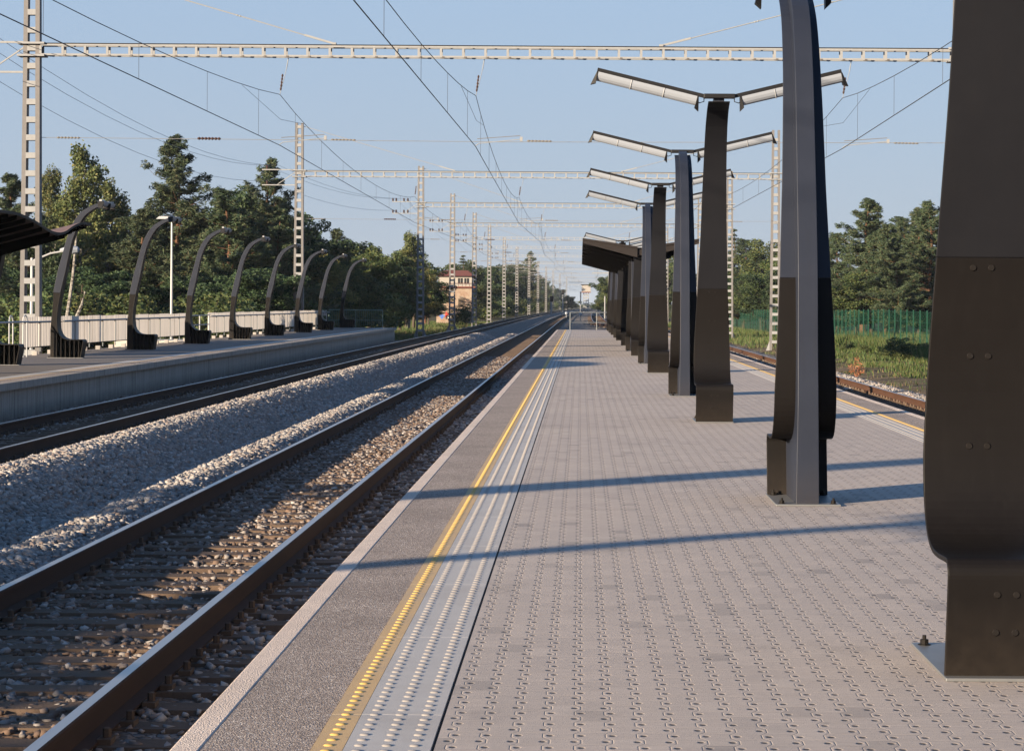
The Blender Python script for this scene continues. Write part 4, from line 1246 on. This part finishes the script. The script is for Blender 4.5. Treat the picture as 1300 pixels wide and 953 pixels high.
for i, (px, top, Y) in enumerate(((640, 335, 360), (655, 330, 390), (632, 345, 345), (662, 342, 405), (680, 345, 440), (690, 355, 500), (648, 350, 350), (668, 352, 410), (700, 360, 560), (707, 364, 620), (685, 360, 460),
                                  (714, 368, 700), (720, 373, 800), (726, 379, 950), (731, 384, 1150), (697, 366, 520), (705, 371, 600))):
    T(['dark', 'broad', 'pine', 'spruce'][i % 4], px, top, Y, 'tree in the distant dark row left of the converging tracks', 'distant trees left of the line', 1.5, i % 3)
for i in range(34):
    px = 606+i*3.9+random.uniform(-1.5, 1.5); tp = 346+(px-606)*.30+random.uniform(-6, 6)
    T(['dark', 'broad', 'spruce', 'dark', 'willow'][i % 5], px, tp, 19*F0/(739-px)*.96, 'tree in the distant dark row left of the converging tracks', 'distant trees left of the line', 1.9, i % 3)
for i in range(30):
    px = 608+i*4.1; Y = 17.6*F0/(738-px); p = P(px, 378+.06*(px-608)+random.uniform(-3, 3), Y)
    tree('bush', p.x+bend(Y)*.5, Y, p.z-ground_z(p.x, Y), 'undergrowth bush at the foot of the distant trees left of the tracks', 'distant undergrowth left of the line', 1.9, i % 2)
for i, (px, tp, Y, k) in enumerate(((400, 318, 190, 'dark'), (425, 302, 200, 'broad'), (455, 300, 215, 'dark'), (475, 312, 225, 'broad'), (500, 318, 240, 'dark'), (515, 312, 260, 'broad'), (448, 338, 190, 'dark'), (485, 345, 215, 'broad'), (535, 335, 275, 'dark'),
                                     (320, 262, 172, 'dark'), (262, 262, 168, 'dark'), (205, 285, 160, 'dark'), (170, 268, 165, 'broad'), (130, 265, 165, 'dark'), (90, 260, 168, 'broad'), (50, 282, 160, 'dark'), (0, 268, 160, 'dark'), (372, 262, 185, 'dark'), (240, 300, 155, 'pine'), (345, 300, 160, 'pine'), (615, 338, 400, 'dark'), (628, 336, 430, 'broad'), (648, 330, 500, 'dark'))):
    T(k, px, tp, Y, 'leafy tree in the continuous dark mass of the wood on the left', 'trees filling the wood on the left', 1.7, i % 3)
# understory that closes the wood behind the barrier
for i in range(26):
    px = -30+i*23+random.uniform(-6, 6); Y = random.uniform(128, 150)+max(0, px-350)*.28
    if 470 < px: Y = 205+(px-470)*.5
    tp = random.uniform(330, 352) if px < 440 else random.uniform(352, 368)
    if 545 < px < 612: continue
    T(['dark', 'pine', 'dark', 'dark'][i % 4], px, tp, Y, 'low tree filling the shade under the wood behind the left platform', 'low trees under the wood on the left', 2.0, i % 3)
for i, (px, Y, wd) in enumerate(((60, 118, 1.6), (110, 121, 1.4), (160, 119, 1.5), (250, 118, 1.6), (300, 122, 1.4), (205, 121, 1.5), (350, 124, 1.5), (20, 117, 1.5), (400, 150, 1.5), (440, 165, 1.6), (480, 178, 1.5))):
    T('bush', px, 372 if i % 2 else 380, Y, 'bush just behind the white barrier of the left platform', 'bushes behind the white barrier', wd, i % 2)
for i in range(9):  # unseen hedge row, added to throw dappled shade on the near track
    tree('broad' if i % 2 else 'dark', -18.3+random.uniform(-.5, .5), -3.5+i*2.0, random.uniform(4.7, 5.4), 'unseen leafy hedge tree added to shade the near track bed', 'added unseen hedge shading the near track', 1.25, i % 3)
# leaning bare birch stems
for i, (a, b) in enumerate((((85, 399), (97, 300)), ((96, 399), (108, 370)))):
    p, q = P(a[0], a[1]+6, 112), P(b[0], b[1], 112)
    o = empty('birch_tree', p); d_ = q-p; MB().tube([(0, 0, 0), d_*.5+Vector((.06, 0, 0)), d_], [.10, .08, .05], 7).build('trunk', M['bark_birch'], o); tag(o, ['long leaning birch stem right of the first curved post', 'short leaning birch stem right of the first curved post'][i], 'tree trunk')
# right hand forest
for i, (px, top, Y) in enumerate(((1098, 250, 205), (1066, 292, 212), (1128, 282, 200), (1150, 272, 215), (1172, 262, 205), (1185, 250, 195), (1110, 285, 230), (1045, 300, 230), (1140, 300, 190), (1200, 262, 205), (1225, 255, 200))):
    T('pine', px, top, Y, {0: 'tallest pine over the green fence, right of the second lamp post', 1: 'pine directly right of the second lamp post', 2: 'pine behind and right of the tallest pine', 5: 'pine leaning against the outline of the nearest lamp post'}.get(i, 'pine in the sunlit wood behind the green fence'), FG, 1.35, i % 4)
for i, (px, top, Y) in enumerate(((932, 288, 330), (945, 300, 340), (968, 298, 300), (915, 295, 350), (985, 310, 270), (1000, 305, 260), (870, 305, 380), (1020, 300, 250), (850, 315, 400))):
    T(['spruce', 'pine', 'broad'][i % 3], px, top, Y, {0: 'dark spruce right of the third lamp post', 2: 'green tree left of the right hand lattice mast'}.get(i, 'tree in the wood behind the right lattice mast'), FG, 1.5, i % 3)
for i in range(14):
    px = 925+i*20; Y = 190+max(0, 1060-px)*.6
    T(['dark', 'pine', 'broad'][i % 3], px, 345+random.uniform(-8, 8), Y+8, 'low tree closing the wood behind the green fence', 'low trees behind the green fence', 1.8, i % 3)
T('willow', 968, 345, 285, 'yellow-green bush-like tree just left of the right lattice mast', FG, 1.3, 1)
for i, (px, top, Y) in enumerate(((774, 345, 420), (781, 350, 400), (768, 364, 480), (776, 360, 450), (785, 340, 380), (800, 335, 380), (820, 330, 390), (766, 366, 620), (760, 378, 900), (745, 388, 1700))):
    T(['dark', 'broad', 'spruce'][i % 3], px, top, Y, 'tree in the distant row right of the converging tracks', 'distant trees right of the line', 1.4, i % 3)
for i, (px, top, Y) in enumerate(((1138, 432, 112), (1156, 428, 110), (1122, 438, 118), (1100, 436, 124), (1075, 434, 128))):
    T('bush', px, top, Y, 'bright green weed bush at the foot of the green fence', 'green bushes along the green fence', 1.5, i % 2)
# small withered shrub
tm, cm = tree_data('bush', 1); p = P(1087, 478, 88)
t = empty('withered_shrub', (p.x, 88, ground_z(p.x, 88))); t.scale = (.42, .42, .45); tag(t, 'small rust-red withered shrub on the bank right of the track', 'shrub')
V, Q = leaves([(.2, 0, 1.2), (-.4, .2, .8), (.5, .1, .7), (0, 0, 1.7), (-.1, 0, .4)], [.4, .4, .35, .25, .5], 260, .16, 0, 1.2, True)
np_mesh('crown', V, Q, M['leaf_red'], t)
m = MB()
for a in range(5): m.tube([(0, 0, 0), (.5*math.cos(a*1.3), .4*math.sin(a*1.3), 1.3)], [.04, .01], 4)
m.build('stem', M['leaf_red'], t)

def blades(name, regions, mat, label):
    V = []
    for x0, x1, y0, y1, n, h, lo in regions:
        x = rng.uniform(x0, x1, n); y = rng.uniform(y0, y1, n)
        cl = (np.sin(x*1.3+y*.4)+np.sin(y*.9-x*.7)+rng.normal(0, .8, n)) > lo
        x, y = x[cl], y[cl]; k = len(x)
        z = np.array([ground_z(a, b) for a, b in zip(x, y)])-.02
        a = rng.uniform(0, 6.28, k); w = .012+.010*(y/100); hh = h*rng.uniform(.4, 1.4, k)
        ln = rng.uniform(-.4, .4, (k, 2))*hh[:, None]
        dx_, dy_ = np.cos(a)*w, np.sin(a)*w
        V.append(np.stack([np.stack([x-dx_, y-dy_, z], 1), np.stack([x+dx_, y+dy_, z], 1), np.stack([x+ln[:, 0], y+ln[:, 1], z+hh], 1)], 1))
    V = np.concatenate(V); n = len(V)
    o = np_mesh(name, V.reshape(-1, 3), np.arange(n*3).reshape(-1, 3), mat); return tag(o, label, 'grass', kind='stuff')
blades('grass', [(12.5, 18.5, 60, 140, 60000, .2, .5), (15.8, 18.3, 60, 150, 60000, .62, .1), (10, 12.5, 60, 140, 7000, .14, 1.2), (18.5, 34, 80, 220, 40000, .5, .2), (10.5, 18.5, 140, 330, 40000, .3, .2), (-30, -12.6, 144, 330, 60000, .3, -.5), (-22, -16.5, 60, 144, 20000, .35, -.5)], M['grass'], 'green grass and weeds growing along the railway banks')
blades('dry_grass', [(9.5, 13.5, 60, 330, 12000, .14, .9), (-16, -12.6, 144, 320, 14000, .2, .2)], M['drygrass'], 'dry straw-coloured grass along the edge of the ballast')

hz_ = MB().box((0, 2400, 12), (6010, 5612, 29))
hm = bpy.data.materials.new('thin_haze'); hm.use_nodes = True; hn = hm.node_tree
hn.nodes.remove(hn.nodes['Principled BSDF']); pv = hn.nodes.new('ShaderNodeVolumePrincipled'); pv.inputs['Density'].default_value = .00006
pv.inputs['Color'].default_value = (.75, .85, 1.0, 1); hn.links.new(pv.outputs[0], hn.nodes['Material Output'].inputs['Volume'])
tag(hz_.build('haze', hm), kind='stuff')
# ------------------------------------------------------------------ light, sky, camera
EL, AZ = R(11.3), R(47)                                   # light travels to +X +Y
d = Vector((math.sin(AZ)*math.cos(EL), math.cos(AZ)*math.cos(EL), -math.sin(EL)))
sun = bpy.data.lights.new('sun', 'SUN'); sun.energy = 5.0; sun.angle = R(.55); sun.color = (1.0, .80, .57)
so = bpy.data.objects.new('sun', sun); COL.objects.link(so); so.rotation_euler = d.to_track_quat('-Z', 'Y').to_euler(); so.location = (-60, -60, 40)
w = bpy.data.worlds.new('World'); SC.world = w; w.use_nodes = True
nt = w.node_tree; sky = nt.nodes.new('ShaderNodeTexSky'); sky.sky_type = 'NISHITA'; sky.sun_disc = False
sky.sun_elevation = EL; sky.sun_rotation = R(227); sky.air_density = 1.0; sky.dust_density = .3; sky.ozone_density = 4.0; sky.altitude = 50
tc = nt.nodes.new('ShaderNodeTexCoord'); sx = nt.nodes.new('ShaderNodeSeparateXYZ'); nt.links.new(tc.outputs['Generated'], sx.inputs[0])
def wramp(stops):
    n = nt.nodes.new('ShaderNodeValToRGB'); nt.links.new(sx.outputs[2], n.inputs[0]); e = n.color_ramp.elements
    while len(e) < len(stops): e.new(.5)
    for i, (p_, c) in enumerate(stops): e[i].position = p_; e[i].color = (*c, 1)
    return n.outputs[0]
hz = wramp([(0, (.43, .48, .555)), (.03, (.42, .49, .60)), (.13, (.385, .50, .665)), (.4, (.26, .44, .75)), (1, (.2, .38, .75))])
ff = wramp([(0, (.95,)*3), (.14, (.92,)*3), (.5, (.35,)*3), (1, (.1,)*3)])
vm = nt.nodes.new('ShaderNodeVectorMath'); vm.operation = 'SCALE'; nt.links.new(hz, vm.inputs[0]); vm.inputs['Scale'].default_value = 4.05
mx = nt.nodes.new('ShaderNodeMix'); mx.data_type = 'RGBA'; nt.links.new(ff, mx.inputs['Factor']); nt.links.new(sky.outputs[0], mx.inputs['A']); nt.links.new(vm.outputs[0], mx.inputs['B'])
nt.links.new(mx.outputs['Result'], nt.nodes['Background'].inputs['Color']); nt.nodes['Background'].inputs['Strength'].default_value = .076

cam = bpy.data.cameras.new('camera'); co = bpy.data.objects.new('camera', cam); COL.objects.link(co); SC.camera = co
cam.sensor_width = 36; cam.sensor_fit = 'HORIZONTAL'; cam.lens = 36*F0/1300
cam.shift_x = -(737-650)/1300; cam.shift_y = -(476.5-386)/1300
co.location = (0, 0, H); co.rotation_euler = (R(90), -.0061, 0)
cam.clip_start = .1; cam.clip_end = 12000
SC.view_settings.view_transform = 'Standard'; SC.view_settings.look = 'None'; SC.view_settings.gamma = 1; SC.view_settings.exposure = 1.74
SC.view_settings.use_curve_mapping = False
SC.render.resolution_x, SC.render.resolution_y = 1024, 750
SC.cycles.max_bounces = 6; SC.cycles.transparent_max_bounces = 8
